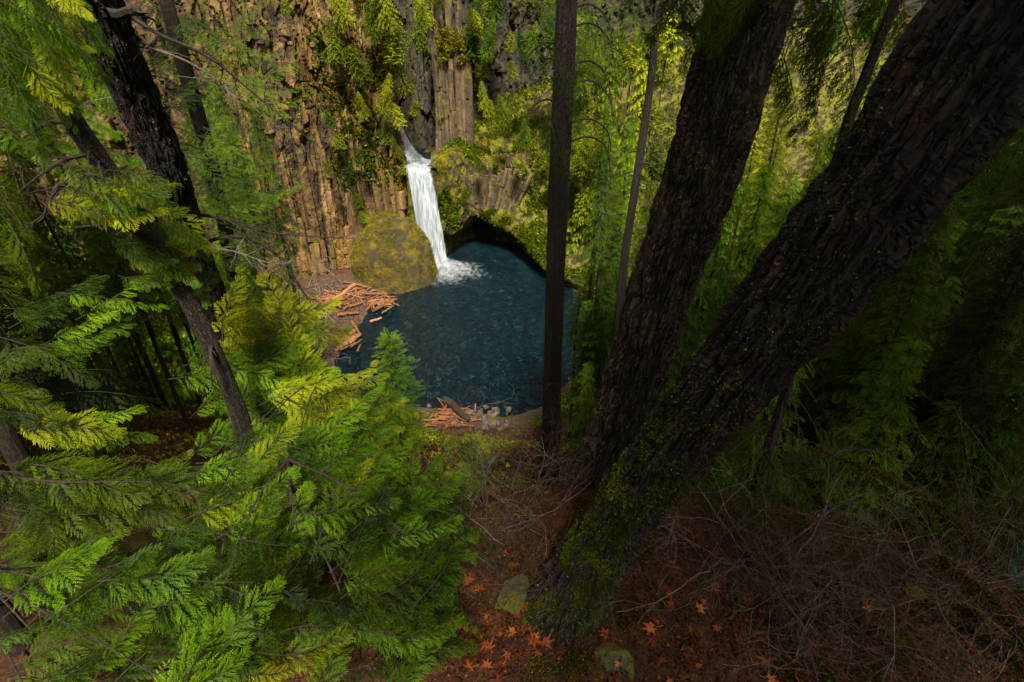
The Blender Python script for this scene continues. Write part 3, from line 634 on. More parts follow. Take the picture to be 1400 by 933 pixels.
def branch_meshes(key, src, lmat, L):
    if id(src) not in NBm: NBm[id(src)] = [(w.mesh('branch', M_TWIG), l.mesh('foliage', M_CEDAR)) for w, l in src]
    return [(a, b, L, lmat) for a, b in NBm[id(src)]]
def put_branch(par, pair, root, tip, up=(0, 0, 1), L=2.0, roll=0.0):
    root = np.asarray(root, float); tip = np.asarray(tip, float); d = tip - root; s = np.linalg.norm(d) / pair[2]
    R = frame(d, up) @ Rx(roll); b = child('branch', pair[0], par, R, root, s); own_mat(link('foliage', pair[1], b), pair[3]); return b

def crown(seed, H, R, sprays, nb=60, step=.32, sl=.7, h0=.12, droop=.5, hang=.6, taper=.75, top=1.0, lean=0):
    """whole conifer, base at origin: trunk G, crown G"""
    r = np.random.RandomState(seed); n = 14; t = np.linspace(0, 1, n); path = np.stack([lean * t ** 2 * H + .01 * H * np.sin(t * 5 + seed), .01 * H * np.cos(t * 4), t * H], -1)
    tr = G(); add_tube(tr, path, .012 * H * (1 - t) ** .9 + .012, 7, .5); lf = G(); mats = [[] for _ in sprays]; offs = [[] for _ in sprays]; ga = 0
    for k in range(nb):
        f = h0 + (1 - h0) * (k / (nb - 1)) ** .85 * top; f = min(f, .99); ga += 2.4 + r.uniform(-.4, .4); i = f * (n - 1); i0 = min(int(i), n - 2); p = path[i0] + (path[i0 + 1] - path[i0]) * (i - i0)
        L = R * ((1 - f) ** taper * .95 + .05) * r.uniform(.7, 1.2) * min(1, .55 + 2.5 * (f - h0)); d = np.array([math.cos(ga), math.sin(ga), .15 + .5 * f]); m = max(3, int(L / step)); u = (np.arange(m) + .6) / m
        pts = p + norm(d) * (u * L)[:, None]; pts[:, 2] -= droop * u ** 1.8 * L; bp = np.vstack([p, pts]); add_tube(tr, bp, .004 + .008 * L * (1 - np.linspace(0, 1, len(bp))), 3, .5)
        for q in range(m):
            for sd in (1, -1) if q < m - 1 else (0,):
                a = sd * math.radians(r.uniform(35, 70)); T = norm((pts[q] - (pts[q - 1] if q else p))); F0 = frame(T); dd = norm(F0 @ np.array([math.cos(a), math.sin(a), 0]) - np.array([0, 0, hang * r.uniform(.4, 1.3)]))
                c = r.randint(len(sprays)); RR = frame(dd, (r.uniform(-.4, .4), r.uniform(-.4, .4), 1)) @ Rx(r.uniform(-.5, .5)); mats[c].append(RR * sl * r.uniform(.65, 1.25) * (.75 + .35 * (1 - f))); offs[c].append(pts[q])
    for c, b in enumerate(sprays):
        if mats[c]:
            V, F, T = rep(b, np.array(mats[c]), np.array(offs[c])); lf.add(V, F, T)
    return tr, lf
PROTO = {}
def tree_kind(src, lmat, wmat=None):
    out = []
    for (a, b), H in src:
        if id(b) not in PROTO: PROTO[id(b)] = (a.mesh('trunk', M_BARK3), b.mesh('crown', M_CEDAR))
        out.append((*PROTO[id(b)], lmat, H))
    return out
def own_mat(o, m):
    o.material_slots[0].link = 'OBJECT'; o.material_slots[0].material = m; return o
def C_(seed, H, *a, **k): return crown(seed, H, *a, **k), H
MIDSRC = [C_(1, 12, 2.6, MEDS, 62, .30, .72, hang=.8, droop=.55), C_(2, 14, 2.9, MEDS, 66, .32, .75, hang=1.0, droop=.7), C_(3, 9, 2.3, MEDS, 50, .28, .62, hang=.5, droop=.4)]
FARSRC = [C_(11, 12, 2.8, LOWS, 60, .36, .95, hang=.7), C_(12, 15, 3.0, LOWS, 74, .38, 1.0, hang=1.1, droop=.8), C_(13, 8, 2.8, LOWS, 46, .34, .9, hang=.5, droop=.3, taper=.45), C_(14, 10, 3.3, LOWS, 50, .36, 1.1, hang=1.4, droop=1.1, taper=.5)]
BUSHSRC = [C_(31, 7, 3.2, FLS, 105, .30, .48, h0=.04, droop=.35, hang=.5, taper=.4), C_(32, 9, 3.0, FLS, 115, .30, .48, h0=.04, droop=.8, hang=1.0, taper=.5)]
FIRSRC = [C_(21, 5, 1.35, FIRS, 70, .20, .48, h0=.10, hang=.12, droop=.15, taper=.8), C_(22, 4, 1.5, FIRS, 60, .2, .5, h0=.05, hang=.2, droop=.1, taper=.6)]
MID = tree_kind(MIDSRC, M_CEDAR); MIDY = tree_kind(MIDSRC, M_CEDARY); MIDD = tree_kind(MIDSRC, M_SHADEFIR); MIDF = tree_kind(MIDSRC, M_FIR); MIDDF = MIDD * 2 + MIDF
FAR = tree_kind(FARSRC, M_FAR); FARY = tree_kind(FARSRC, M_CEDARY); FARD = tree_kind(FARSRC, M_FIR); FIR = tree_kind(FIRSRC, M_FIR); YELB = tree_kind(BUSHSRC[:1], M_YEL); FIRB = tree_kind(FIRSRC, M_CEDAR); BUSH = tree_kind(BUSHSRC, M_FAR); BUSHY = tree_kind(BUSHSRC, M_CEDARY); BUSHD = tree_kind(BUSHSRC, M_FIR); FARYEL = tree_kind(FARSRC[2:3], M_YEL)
def put_tree(kind, base, scale, label, group=None, name='conifer', tilt=(0, 0), rz=None, sz=1.0, cat='tree'):
    o = thing(name, base, label, cat, group); pr = kind[RS.randint(len(kind))] if isinstance(kind, list) else kind
    o.rotation_euler = (tilt[0], tilt[1], RS.uniform(0, 6.28) if rz is None else rz); o.scale = (scale, scale, scale * sz)
    link('trunk', pr[0], o); own_mat(link('crown', pr[1], o), pr[2]); return o

# ------------------------------------------------------------------ big trunks
def trunk_obj(name, label, path, rad, seg, rings, matl, depth=.06, furrow=(7.0, .9), seed=0, moss_n=0, lichen_n=0, mossfn=None, group=None, lsize=.035, upper=None):
    base = np.array(path[0], float); o = thing(name, base, label, 'tree', group)
    if upper:
        up_ = [path[-1]] + list(upper); g = G(); cu = smooth_path(up_, 30); cu[0] -= (cu[1] - cu[0]) * .3; add_tube(g, cu, np.linspace(rad[-1] * .97, .05, 30), 24, .4); child('upper_trunk', g.mesh('upper_trunk', M_BARK3), o)
    c = smooth_path(path, rings); t = np.linspace(0, 1, rings); rr = np.interp(t, np.linspace(0, 1, len(rad)), rad)
    tan = norm(np.gradient(c, axis=0)); ref = np.array([0, 1.0, 0]); u = norm(np.cross(tan, ref)); w = np.cross(tan, u)
    a = np.arange(seg + 1) / seg * 2 * math.pi; a[-1] = 2 * math.pi; ca, sa = np.cos(a), np.sin(a)
    L = np.concatenate([[0], np.cumsum(np.linalg.norm(np.diff(c, axis=0), axis=1))])
    q = np.stack([ca[None] * furrow[0] * .5 * rr[:, None] * 2 + 0 * L[:, None], sa[None] * furrow[0] * .5 * rr[:, None] * 2 + 0 * L[:, None], furrow[1] * L[:, None] + 0 * ca[None]], -1)
    q = q + .35 * np.stack([vn(q * .9 + 5, seed), vn(q * .9 + 9, seed + 1), vn(q * .9 + 2, seed + 2)], -1)
    n1 = np.abs(vn(q, seed + 3)) ; n2 = np.abs(vn(q * 2.1 + 4, seed + 4)); F1, F2, idv = cells(q * np.array([1.3, 1.3, 1.0]), seed + 6)
    ridge = .55 * np.clip(n1 * 2.2, 0, 1) + .25 * np.clip(n2 * 2, 0, 1) + .35 * np.clip((F2 - F1) * 3, 0, 1) - .3 + .12 * fbm(q * 4, 3, seed + 9)
    big = fbm(q * .25, 2, seed + 7)
    flare = 1 + .0 * t
    R_ = rr[:, None] * flare[:, None] * (1 + .06 * big) + depth * (ridge - .6)
    V = c[:, None] + R_[..., None] * (u[:, None] * ca[None, :, None] + w[:, None] * sa[None, :, None]); V[:, -1] = V[:, 0]
    ti = np.clip(ridge * 1.05, 0, 1); g = G(); g.add((V - 0).reshape(-1, 3), grid_faces(rings, seg + 1), ti.ravel()); me_ = g.mesh('trunk', matl, False); bc = np.stack([rr[:, None] * ca[None] + 3, rr[:, None] * sa[None] + 3, L[:, None] + 0 * ca[None]], -1).reshape(-1, 3)
    at_ = me_.attributes.new('barkco', 'FLOAT_VECTOR', 'POINT'); at_.data.foreach_set('vector', bc.astype(np.float32).ravel()); child('trunk', me_, o)
    nrm = norm(V - c[:, None])
    def scatter(cnt, nm, mm, size, filt, per, up):
        i = RS.randint(0, rings, cnt * 4); j = RS.randint(0, seg, cnt * 4); p = V[i, j]; m = nrm[i, j]; k = filt(p, m, ti[i, j], t[i]); p, m = p[k][:cnt], m[k][:cnt]
        if len(p) == 0: return
        VV, FF, TT = tufts(p, m, size, up, RS, per, .14 if nm == 'moss' else .3); gg = G(); gg.add(VV, FF, TT); child(nm, gg.mesh(nm, mm), o, kind='stuff')
    if moss_n: scatter(moss_n, 'moss', M_TRUNKMOSS, .028, mossfn or (lambda p, m, r, t: (r > .35)), 3, .2)
    if lichen_n: scatter(lichen_n, 'lichen', M_LICHEN, lsize, lambda p, m, r, t: (r > .5) & (fbm(p * 2.4, 3, 33) > .12), 7, 0)
    return o, c
b1 = np.array([.45, 2.95, 40.2])
def fit_path(pts, n=10, deg=3):
    p = np.array([np.array(q, float) for q in pts]); t = np.linspace(p[0, 2], p[-1, 2], n)
    return [np.array([np.polyval(np.polyfit(p[:, 2], p[:, 0], deg), z), np.polyval(np.polyfit(p[:, 2], p[:, 1], deg), z), z]) for z in t]
T1, c1 = trunk_obj('leaning_fir', 'huge dark leaning trunk with a mossy base, nearest the camera', fit_path([(.36, 2.92, 39.7), P(757, 850, 4.9), P(852, 700, 4.6), P(975, 556, 3.75), P(1060, 443, 3.05), P(1165, 310, 2.6), P(1222, 229, 2.35), P(1322, 90, 2.08), P(1420, -40, 1.97), P(1520, -200, 1.97)]), [.56, .37, .285, .275, .272, .272, .272, .275, .28, .28], 230, 520, M_BARK1, .085, (17, 1.9), 3, upper=[(4.0, 2.3, 50), (6.2, 2.0, 56), (8.0, 1.8, 64)],
    moss_n=42000, mossfn=lambda p, m, r, t: (RS.rand(len(p)) < (.12 + 1.0 * sst(-p[:, 2], -43.2, -40.8)) * np.clip(.75 - m[:, 0] * 1.1, 0, 1) * sst(fbm(p * 4.5, 4, 4), -.18, .22)), lichen_n=900, lsize=.013)
d_ = norm(RS.normal(size=(7000, 3)) * np.array([1, 1, .1])); rr_ = .36 + np.abs(RS.normal(0, .14, 7000)); q_ = np.column_stack([.44 + d_[:, 0] * rr_, 2.92 + d_[:, 1] * rr_]); k_ = (fbm(np.column_stack([q_, 0 * rr_]) * 3, 3, 9) > .02) & (d_[:, 0] < .5)
q_ = q_[k_]; q_ = np.column_stack([q_, height(q_[:, 0], q_[:, 1]) + .02 + np.maximum(0, .14 - .5 * (rr_[k_] - .36))]); V, F, T = tufts(q_, d_[k_] * .5 + np.array([0, 0, .5]), .035, .4, RS, 4, .18); g = G(); g.add(V, F, T); child('moss', g.mesh('moss', M_TRUNKMOSS), T1, kind='stuff')
T2, c2 = trunk_obj('lichened_fir', 'thick leaning trunk spotted with pale lichen, second from the right', [P(768, 800, 7.35), P(795, 700, 6.95), P(845, 592, 6.5), P(902, 400, 5.9), P(938, 300, 5.55), P(970, 200, 5.2), P(1020, 20, 4.7), P(1070, -160, 4.5)], [.62, .45, .38, .36, .365, .38, .385, .38], 180, 500, M_BARK2, .09, (12, 1.7), 13, upper=[(4.2, 6.6, 54), (5, 7, 66)],
    moss_n=5000, mossfn=lambda p, m, r, t: (r > .4) & (fbm(p * 2, 3, 14) > .05), lichen_n=3200, lsize=.019)
def vtrunk(name, label, pts, rad, seed, matl=M_BARK3T, seg=60, rings=300, depth=.02, furrow=(16, .8), **k): return trunk_obj(name, label, pts, rad, seg, rings, matl, depth, furrow, seed, **k)
T3, c3 = vtrunk('slender_fir', 'straight slender dark trunk standing in front of the pool', [P(750, 690, 15.2), P(755, 520, 13.4), P(762, 300, 11.6), P(771, 100, 10.3), P(776, -10, 9.7), P(785, -200, 8.8)], [.30, .24, .225, .21, .2, .19], 23, upper=[(1.2, 11.8, 58)], lichen_n=60, lsize=.03)
T4, c4 = vtrunk('small_fir', 'thin dark trunk with bare mossy side branches between two larger trunks', [P(846, 460, 27), P(852, 370, 25), P(868, 260, 22.5), P(886, 140, 20.5), P(895, 60, 19), P(905, -40, 18)], [.22, .2, .18, .16, .14, .1], 33, seg=24, rings=120)
TA, cA = vtrunk('tall_fir', 'dark furrowed trunk crossing the upper left, beside the cliff', [P(330, 560, 13.5), P(300, 440, 11.2), P(262, 340, 9.6), P(232, 240, 8.2), P(190, 140, 7.2), P(150, 50, 6.4), P(110, -40, 5.8)], [.36, .31, .29, .285, .28, .275, .27], 43, M_BARK1, upper=[(-6.2, 5.6, 52), (-6.6, 5.4, 62)], seg=96, rings=400, depth=.055, furrow=(14, 2.6), lichen_n=120)
TB, cB = vtrunk('leaning_cedar', 'thin brown leaning cedar trunk among the left branches', [P(345, 640, 8.5), P(325, 560, 7.8), P(262, 420, 6.7), P(180, 285, 5.9), P(110, 180, 5.4), P(50, 80, 5.0), P(10, -20, 4.8)], [.15, .125, .115, .11, .105, .10, .10], 53, M_BARK3T, seg=40, rings=260, depth=.012)
TC, cC = vtrunk('shaded_fir', 'narrow dark trunk behind the tall left trunk, against the cliff', [P(320, 380, 26), P(300, 270, 22), P(268, 150, 19), P(240, 50, 17), P(215, -40, 16)], [.34, .3, .27, .25, .2], 63, M_BARK3T, seg=24, rings=120)
TD, cD = vtrunk('far_right_fir', 'thin dark trunk just left of the huge leaning trunk', [P(1120, 340, 9), P(1150, 200, 7.5), P(1185, 100, 6.8), P(1225, 0, 6.2), P(1270, -100, 5.8)], [.08, .075, .07, .065, .06], 73, M_BARK3T, seg=16, rings=100, depth=.01)

def curve_limb(par, pts, r0, r1, matl=M_TWIG, name='dead_branch', seg=6, n=24, wob=.02, twigs=0, tl=.5, seed=0):
    r = np.random.RandomState(seed); c = smooth_path(pts, n); c[1:] += np.cumsum(r.normal(0, wob * .3, (n - 1, 3)), 0) * .5; g = G(); add_tube(g, c, np.linspace(r0, r1, n), seg, .6)
    tn = norm(np.gradient(c, axis=0))
    for k in range(twigs):
        i = r.randint(n // 5, n - 1); d = norm(tn[i] * .7 + r.normal(size=3) * .8); l = tl * r.uniform(.4, 1.2); m = 8; q = c[i] + d * np.linspace(0, l, m)[:, None]; q += np.cumsum(r.normal(0, l * .025, (m, 3)), 0); add_tube(g, q, np.linspace(r1 * .9 + .001, r1 * .35, m), 4, .7)
        for _ in range(2):
            j = r.randint(2, m); d2 = norm(d + r.normal(size=3) * .8); q2 = q[j] + d2 * np.linspace(0, l * .5, 5)[:, None]; add_tube(g, q2, np.linspace(r1 * .5, r1 * .2, 5), 3, .7)
    return child(name, g.mesh(name, matl), par)
curve_limb(TA, [P(175, 20, 6.3), P(215, 45, 6.4), P(290, 80, 6.8), P(350, 130, 7.2), P(440, 205, 7.8)], .035, .008, M_BARK3, twigs=16, tl=.45, seed=1)
curve_limb(TA, [P(135, 18, 6.1), P(165, 18, 5.9), P(190, 12, 5.7)], .06, .045, M_BARK3, twigs=4, tl=.3, seed=2)
curve_limb(TA, [P(170, 60, 6.8), P(235, 75, 7.0), P(300, 110, 7.4), P(400, 190, 8.5)], .02, .005, M_GREYTWIG, twigs=12, tl=.4, seed=3)
curve_limb(TA, [P(250, 290, 9), P(310, 300, 9.2), P(370, 318, 9.6), P(470, 326, 10.4)], .035, .008, M_BARK3, twigs=22, tl=.8, seed=4)
curve_limb(TA, [P(262, 335, 9.6), P(330, 325, 9.6), P(380, 350, 10), P(405, 385, 10.4), P(430, 425, 11)], .04, .01, M_BARK3, twigs=20, tl=.8, seed=5)
curve_limb(TA, [P(262, 335, 9.6), P(320, 345, 9.6), P(380, 362, 10), P(450, 352, 11)], .02, .006, M_GREYTWIG, twigs=22, tl=.7, seed=6)
for k in range(14):
    y = 20 + k * 22; x = 140 + k * 9.6; t = 6.4 + k * .24; s = RS.choice([-1, 1]); curve_limb(TA, [P(x, y, t), P(x + s * 40, y + RS.uniform(-5, 14), t + .3), P(x + s * RS.uniform(70, 120), y + RS.uniform(-10, 40), t + .6)], .012, .003, M_GREYTWIG if k % 2 else M_TWIG, twigs=7, tl=.35, seed=20 + k)
for k in range(16):   # bare mossy side branches of the small fir
    y = 150 + k * 14; x = 884 - (y - 150) * .15; t = 21 + k * .35; s = 1 if k % 2 else -1
    curve_limb(T4, [P(x, y, t), P(x + s * 25, y + 4, t), P(x + s * RS.uniform(35, 60), y - RS.uniform(-4, 10), t)], .03, .01, M_TWIG, twigs=6, tl=.6, seed=50 + k)
for k in range(9):    # curled mossy branches high on the slender trunk
    y = -10 + k * 26; t = 9.7 + k * .2; s = 1 if k % 3 else -1
    curve_limb(T3, [P(776 - k, y, t), P(776 + s * 30, y - 10, t), P(776 + s * 55, y + 10, t + .2), P(776 + s * RS.uniform(50, 70), y + RS.uniform(30, 80), t + .3)], .03, .006, M_TWIG, twigs=9, tl=.4, seed=80 + k)
for k, (x, y, t, x2, y2) in enumerate([(90, 250, 5.4, 60, 300), (150, 240, 5.7, 80, 265), (130, 210, 5.5, 30, 260), (160, 255, 5.8, 95, 270), (210, 330, 6.2, 100, 310), (60, 100, 5.1, 10, 80), (265, 420, 6.8, 225, 340), (288, 470, 7, 292, 530), (100, 170, 5.4, 30, 190)]):
    curve_limb(TB, [P(x, y, t), P((x + x2) / 2, (y + y2) / 2 - 12, t - .1), P(x2, y2, t)], .03, .008, M_BARK3, twigs=7, tl=.3, seed=100 + k)

# ------------------------------------------------------------------ near cedar limbs
ncd = branch_meshes('c', NB, M_CEDAR, 1.0); ncy = branch_meshes('y', NB, M_CEDARY, 1.0); nck = branch_meshes('k', NB, M_SHADEFIR, 1.0)
ncd_l = branch_meshes('c', NBL, M_CEDAR, 2.0); ncy_l = branch_meshes('y', NBL, M_CEDARY, 2.0); nck_l = branch_meshes('k', NBL, M_SHADEFIR, 2.0)
ncd_h = branch_meshes('h', NBD, M_CEDAR, 1.5); ncd_hy = branch_meshes('hy', NBD, M_CEDARY, 1.5); nck_h = branch_meshes('kh', NBD, M_SHADEFIR, 1.5); nfb = branch_meshes('f', FB, M_FIR, 2.0)
def limbs(par, pairs, box, t, ang, length, n, dt=(-.2, .2), roll=.3, seed=0, link_to=None):
    r = np.random.RandomState(seed + 500)
    for k in range(n):
        x = r.uniform(box[0], box[2]); y = r.uniform(box[1], box[3]); tt = r.uniform(*t); a = math.radians(r.uniform(*ang)); l = r.uniform(*length); ln = l * 700 / tt
        root = P(x - math.cos(a) * ln * .5, y + math.sin(a) * ln * .5, tt); tip = P(x + math.cos(a) * ln * .5, y - math.sin(a) * ln * .5, tt + r.uniform(*dt) * l)
        put_branch(par, pairs[r.randint(len(pairs))], root, tip, up=(r.uniform(-.2, .2), -.35 + r.uniform(-.2, .2), 1), roll=r.uniform(-roll, roll))
        if link_to is not None:
            q = link_to[np.argmin(np.linalg.norm(link_to - root, axis=1) + .6 * np.abs(link_to[:, 2] - root[2] - .1))]
            if .1 < np.linalg.norm(q - root) and r.rand() < .10:
                g = G(); mid = (q + root) / 2 + np.array([0, 0, .12]); add_tube(g, smooth_path([q, mid, root], 10), np.linspace(.012, .006, 10), 5, .3); child('limb', g.mesh('limb', M_TWIG), par)
def stem_tree(name, label, pts, rad, group=None, seed=0):
    o = thing(name, pts[0], label, 'tree', group); c = smooth_path(pts, 40); g = G(); add_tube(g, c, np.interp(np.linspace(0, 1, 40), np.linspace(0, 1, len(rad)), rad), 12, .5); child('trunk', g.mesh('trunk', M_BARK3), o); return o, c
# foreground cedar: stands below the ledge to the left, its limbs sweep right
def gnd(x, y, dz=-.3): return (x, y, hz(x, y) + dz)
C1, k1 = stem_tree('cedar', 'bright green cedar spreading flat sprays across the bottom centre', [gnd(-2.1, 3.0), (-1.9, 3.0, 40.5), (-1.75, 3.0, 42.2)], [.09, .07, .03])
mixd = ncd * 3 + ncy + nck
limbs(C1, mixd, (330, 690, 590, 930), (3.0, 4.8), (-15, 80), (.4, .78), 108, (-.3, .4), roll=.5, seed=1, link_to=k1)
limbs(C1, ncd_l, (400, 660, 560, 760), (3.8, 4.8), (20, 40), (1.0, 1.3), 5, (0, .3), seed=31, link_to=k1)
limbs(C1, mixd, (410, 635, 600, 720), (3.8, 5.2), (0, 55), (.45, .8), 36, (0, .4), roll=.5, seed=2, link_to=k1)
limbs(C1, ncd_h, (560, 700, 640, 860), (3.4, 4.4), (-60, 10), (.4, .7), 16, roll=.5, seed=3, link_to=k1)
C2, k2 = stem_tree('cedar', 'dark green cedar with long feathery sprays in the lower left corner', [gnd(-4.4, 2.6), (-4.3, 2.6, 41.5), (-4.2, 2.7, 43.6)], [.12, .09, .03])
limbs(C2, ncd * 2 + nck, (-10, 760, 330, 940), (3.2, 4.8), (0, 60), (.45, .9), 62, (-.3, .4), roll=.5, seed=4, link_to=k2)
limbs(C2, nck_l, (-20, 640, 170, 770), (4.4, 6.4), (-15, 20), (1.0, 1.6), 22, (-.1, .3), seed=5, link_to=k2)
limbs(C2, mixd, (220, 630, 380, 740), (4.2, 5.8), (-10, 60), (.5, .9), 34, (-.1, .3), roll=.5, seed=32, link_to=k2)
C3, k3 = stem_tree('cedar', 'feathery dark cedar hanging over the red leaves at the left edge', [gnd(-7.6, 5.8), (-7.2, 5.7, 41), (-6.6, 5.4, 45.5), (-6.3, 5.2, 50)], [.16, .13, .09, .03])
limbs(C3, nck_l, (-40, 480, 60, 600), (5.0, 6.5), (-25, 10), (.9, 1.3), 10, (-.1, .3), seed=6, link_to=k3)
limbs(C3, ncd_l, (60, 390, 150, 470), (6.0, 7.0), (-10, 35), (.9, 1.3), 9, (-.1, .3), seed=7, link_to=k3)
limbs(C3, mixd, (30, 560, 140, 600), (5.4, 6.4), (-20, 15), (.7, 1.1), 6, (-.1, .3), seed=37, link_to=k3)
limbs(C3, ncd_h, (-30, -40, 80, 120), (4.0, 4.9), (-60, -25), (.6, .9), 44, (-.1, .3), seed=8, link_to=k3)
limbs(C3, ncy, (20, -20, 90, 120), (4.0, 4.8), (-60, -20), (.4, .7), 20, (-.1, .3), seed=38, link_to=k3)
limbs(C3, ncd, (110, 60, 150, 260), (8.6, 9.6), (-50, -15), (.8, 1.2), 18, (-.1, .3), seed=9, link_to=k3)
limbs(C3, ncd, (10, 100, 90, 200), (5.0, 6.2), (-50, -15), (.5, .9), 16, (-.1, .3), seed=33, link_to=k3)
limbs(C3, nck_h, (-60, 160, 20, 400), (5.4, 7.0), (-70, -20), (1.0, 1.5), 9, seed=10, link_to=k3)
limbs(TB, ncd + ncy, (100, 240, 200, 290), (5.0, 6.0), (-35, 10), (.45, .75), 22, roll=.5, seed=11, link_to=cB)
limbs(TB, ncd + ncy, (190, 305, 255, 395), (5.8, 6.8), (-45, 20), (.45, .8), 26, roll=.5, seed=12, link_to=cB)
C6, k6 = stem_tree('cedar', 'small dark green cedar below the ledge right of the huge trunk', [gnd(4.2, 6.4), (4.2, 6.4, 39.8), (4.1, 6.4, 41.6)], [.10, .08, .03])
limbs(C6, ncd + nck * 2, (950, 590, 1150, 730), (6.3, 8.2), (-60, 60), (.6, 1.1), 44, roll=.5, seed=41, link_to=k6)
limbs(C6, ncd_h + nck_h, (1000, 640, 1250, 760), (5.8, 7.5), (-70, 40), (.6, 1.0), 16, roll=.5, seed=42, link_to=k6)
C4, k4 = stem_tree('cedar', 'yellow green cedar crown beside the leaning brown trunk, above the beach', [gnd(-5.4, 11.5), (-5.3, 11.3, 36), (-5.1, 11.0, 40.3)], [.16, .12, .03])
limbs(C4, ncy, (310, 420, 420, 540), (9.5, 12), (-60, 120), (1.0, 1.7), 70, seed=13, link_to=k4)
limbs(C4, ncd, (270, 470, 400, 600), (8.5, 11), (-50, 60), (1.0, 1.6), 34, seed=14, link_to=k4)
C5, k5 = stem_tree('cedar', 'young cedar with arching yellow green limb tips below the small fir', [gnd(-3.3, 7.0), (-3.2, 7.0, 38.2), (-3.1, 7.0, 40.3)], [.11, .09, .03])
limbs(C5, nck + ncd, (590, 600, 700, 720), (7.5, 10), (-40, 40), (.5, .9), 16, roll=.5, seed=44)
limbs(C5, ncy_l, (400, 520, 490, 600), (6.8, 8.4), (-30, 40), (1.0, 1.4), 14, seed=15, link_to=k5)
limbs(C5, ncd, (360, 570, 480, 660), (5.8, 7.5), (-20, 50), (.8, 1.3), 34, seed=16, link_to=k5)
limbs(C5, ncd_hy, (470, 540, 570, 640), (6.5, 8), (-50, 20), (.7, 1.1), 8, seed=17, link_to=k5)
# foliage hanging from above in front of the second trunk and to the right
limbs(T2, nck_h, (880, -90, 1080, 15), (3.9, 4.6), (220, 265), (.6, .9), 20, seed=18)
limbs(T2, ncd_h, (960, -60, 1060, 20), (3.8, 4.3), (230, 265), (.5, .7), 8, seed=19)
limbs(TD, nck_h, (1080, -20, 1240, 90), (6.5, 8.5), (-110, -50), (1.3, 2.0), 12, seed=20)
limbs(T4, nfb, (760, -30, 900, 110), (12, 17), (-80, 40), (1.6, 2.4), 22, seed=21)
limbs(T3, nfb, (735, 80, 800, 220), (9.5, 11), (-120, -40), (.8, 1.6), 12, seed=22)
limbs(TA, nfb, (260, 110, 330, 290), (10, 14), (-60, 60), (1.2, 2.0), 16, seed=23)
limbs(TC, nfb, (225, 0, 365, 370), (16, 22), (-40, 60), (1.8, 3.2), 70, seed=24)
small_fir = put_tree(FIRB[0], tuple(P(553, 628, 24)), 1.32, 'small bright green fir standing alone against the dark pool', name='young_fir', rz=1)

_u = G(); add_tube(_u, [(0, 0, z) for z in np.linspace(0, 1, 6)], [1.5, 1.2, 1.1, 1.05, 1, 1], 10, .5); UNIT_TRUNK = _u.mesh('lower_trunk', M_BARK3)
def top_tree(kind, top, s, label, group=None, name='conifer', tilt=.04):
    """a tall tree whose tip is at top: bare lower trunk down to the ground, crown above"""
    pr = kind[RS.randint(len(kind))]; H = pr[3] * s; x, y = top[0], top[1]; gz = hz(x, y) - .3; b = max(top[2] - H, gz)
    o = thing(name, (x, y, gz), label, 'tree', group); R = Matrix.Rotation(RS.uniform(0, 6.28), 4, 'Z') @ Matrix.Rotation(RS.uniform(-tilt, tilt), 4, 'X')
    M = Matrix.Translation((0, 0, b - gz)) @ R @ Matrix.Scale(s, 4); t = link('trunk', pr[0], o, M); own_mat(link('crown', pr[1], o, M), pr[2])
    if b - gz > .3: link('lower_trunk', UNIT_TRUNK, o, Matrix.Diagonal((.012 * H, .012 * H, b - gz + .05, 1)))
    return o
def ghit0(px, py):
    d = ray(px, py)
    for t in np.arange(13, 70, .1):
        q = CAM + d * t
        if q[2] < hz(q[0], q[1]): return q
    return q
# ------------------------------------------------------------------ forest
def forest(kind, pts, label, group, sc=(.8, 1.2), name='conifer', tilt=.05):
    for (x, y) in pts:
        z = hz(x, y) - .2; a, b = proj((x, y, z)), proj((x, y, z + 12))
        if (110 < b[0] < 300 and y < 34) or max(a[0], b[0]) < -200 or min(a[0], b[0]) > 1600 or b[1] > 1000: continue
        put_tree(kind, (x, y, z), RS.uniform(*sc), label, group, name, (RS.uniform(-tilt, tilt), RS.uniform(-tilt, tilt)))
def rnd(n, x0, x1, y0, y1, mind, seed, ok=lambda x, y: True):
    r = np.random.RandomState(seed); out = []
    for _ in range(n * 40):
        x, y = r.uniform(x0, x1), r.uniform(y0, y1)
        if ok(x, y) and all((x - a) ** 2 + (y - b) ** 2 > mind ** 2 for a, b in out): out.append((x, y))
        if len(out) >= n: break
    return out
def land(x, y, m=1.0):
    X_, Y_ = np.array([x]), np.array([y]); return not in_poly(X_, Y_, POOL)[0] and not in_poly(X_, Y_, BEACH)[0] and dist_poly(X_, Y_, POOL)[0] > m
# right slope, below and beyond the two big trunks
def okr(x, y):
    if not land(x, y, 1.5): return False
    return True
forest(MIDF, rnd(10, 5.5, 26, 12, 40, 2.6, 1, lambda x, y: okr(x, y) and x > .35 * y), 'green conifer on the shaded slope right of the big trunks', 'conifers on the right slope', (.6, 1.0))
forest(MID, rnd(16, 3.5, 20, 24, 58, 3.4, 2, lambda x, y: okr(x, y) and x > .16 * y), 'light green conifer right of the slender dark trunk', 'conifers beyond the lichened trunk', (.55, .95))
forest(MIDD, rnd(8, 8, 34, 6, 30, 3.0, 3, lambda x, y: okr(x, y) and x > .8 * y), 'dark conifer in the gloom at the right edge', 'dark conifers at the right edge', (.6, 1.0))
forest(FARD, rnd(24, 24, 110, 40, 120, 5.0, 4, lambda x, y: okr(x, y)), 'tall conifer on the far bank of the river', 'conifers across the river', (1.2, 2.0))
forest(FAR, rnd(20, 10, 45, 96, 134, 4.5, 5, lambda x, y: okr(x, y)), 'bright green conifer on the far right wall of the gorge', 'conifers on the far right wall', (.9, 1.6))
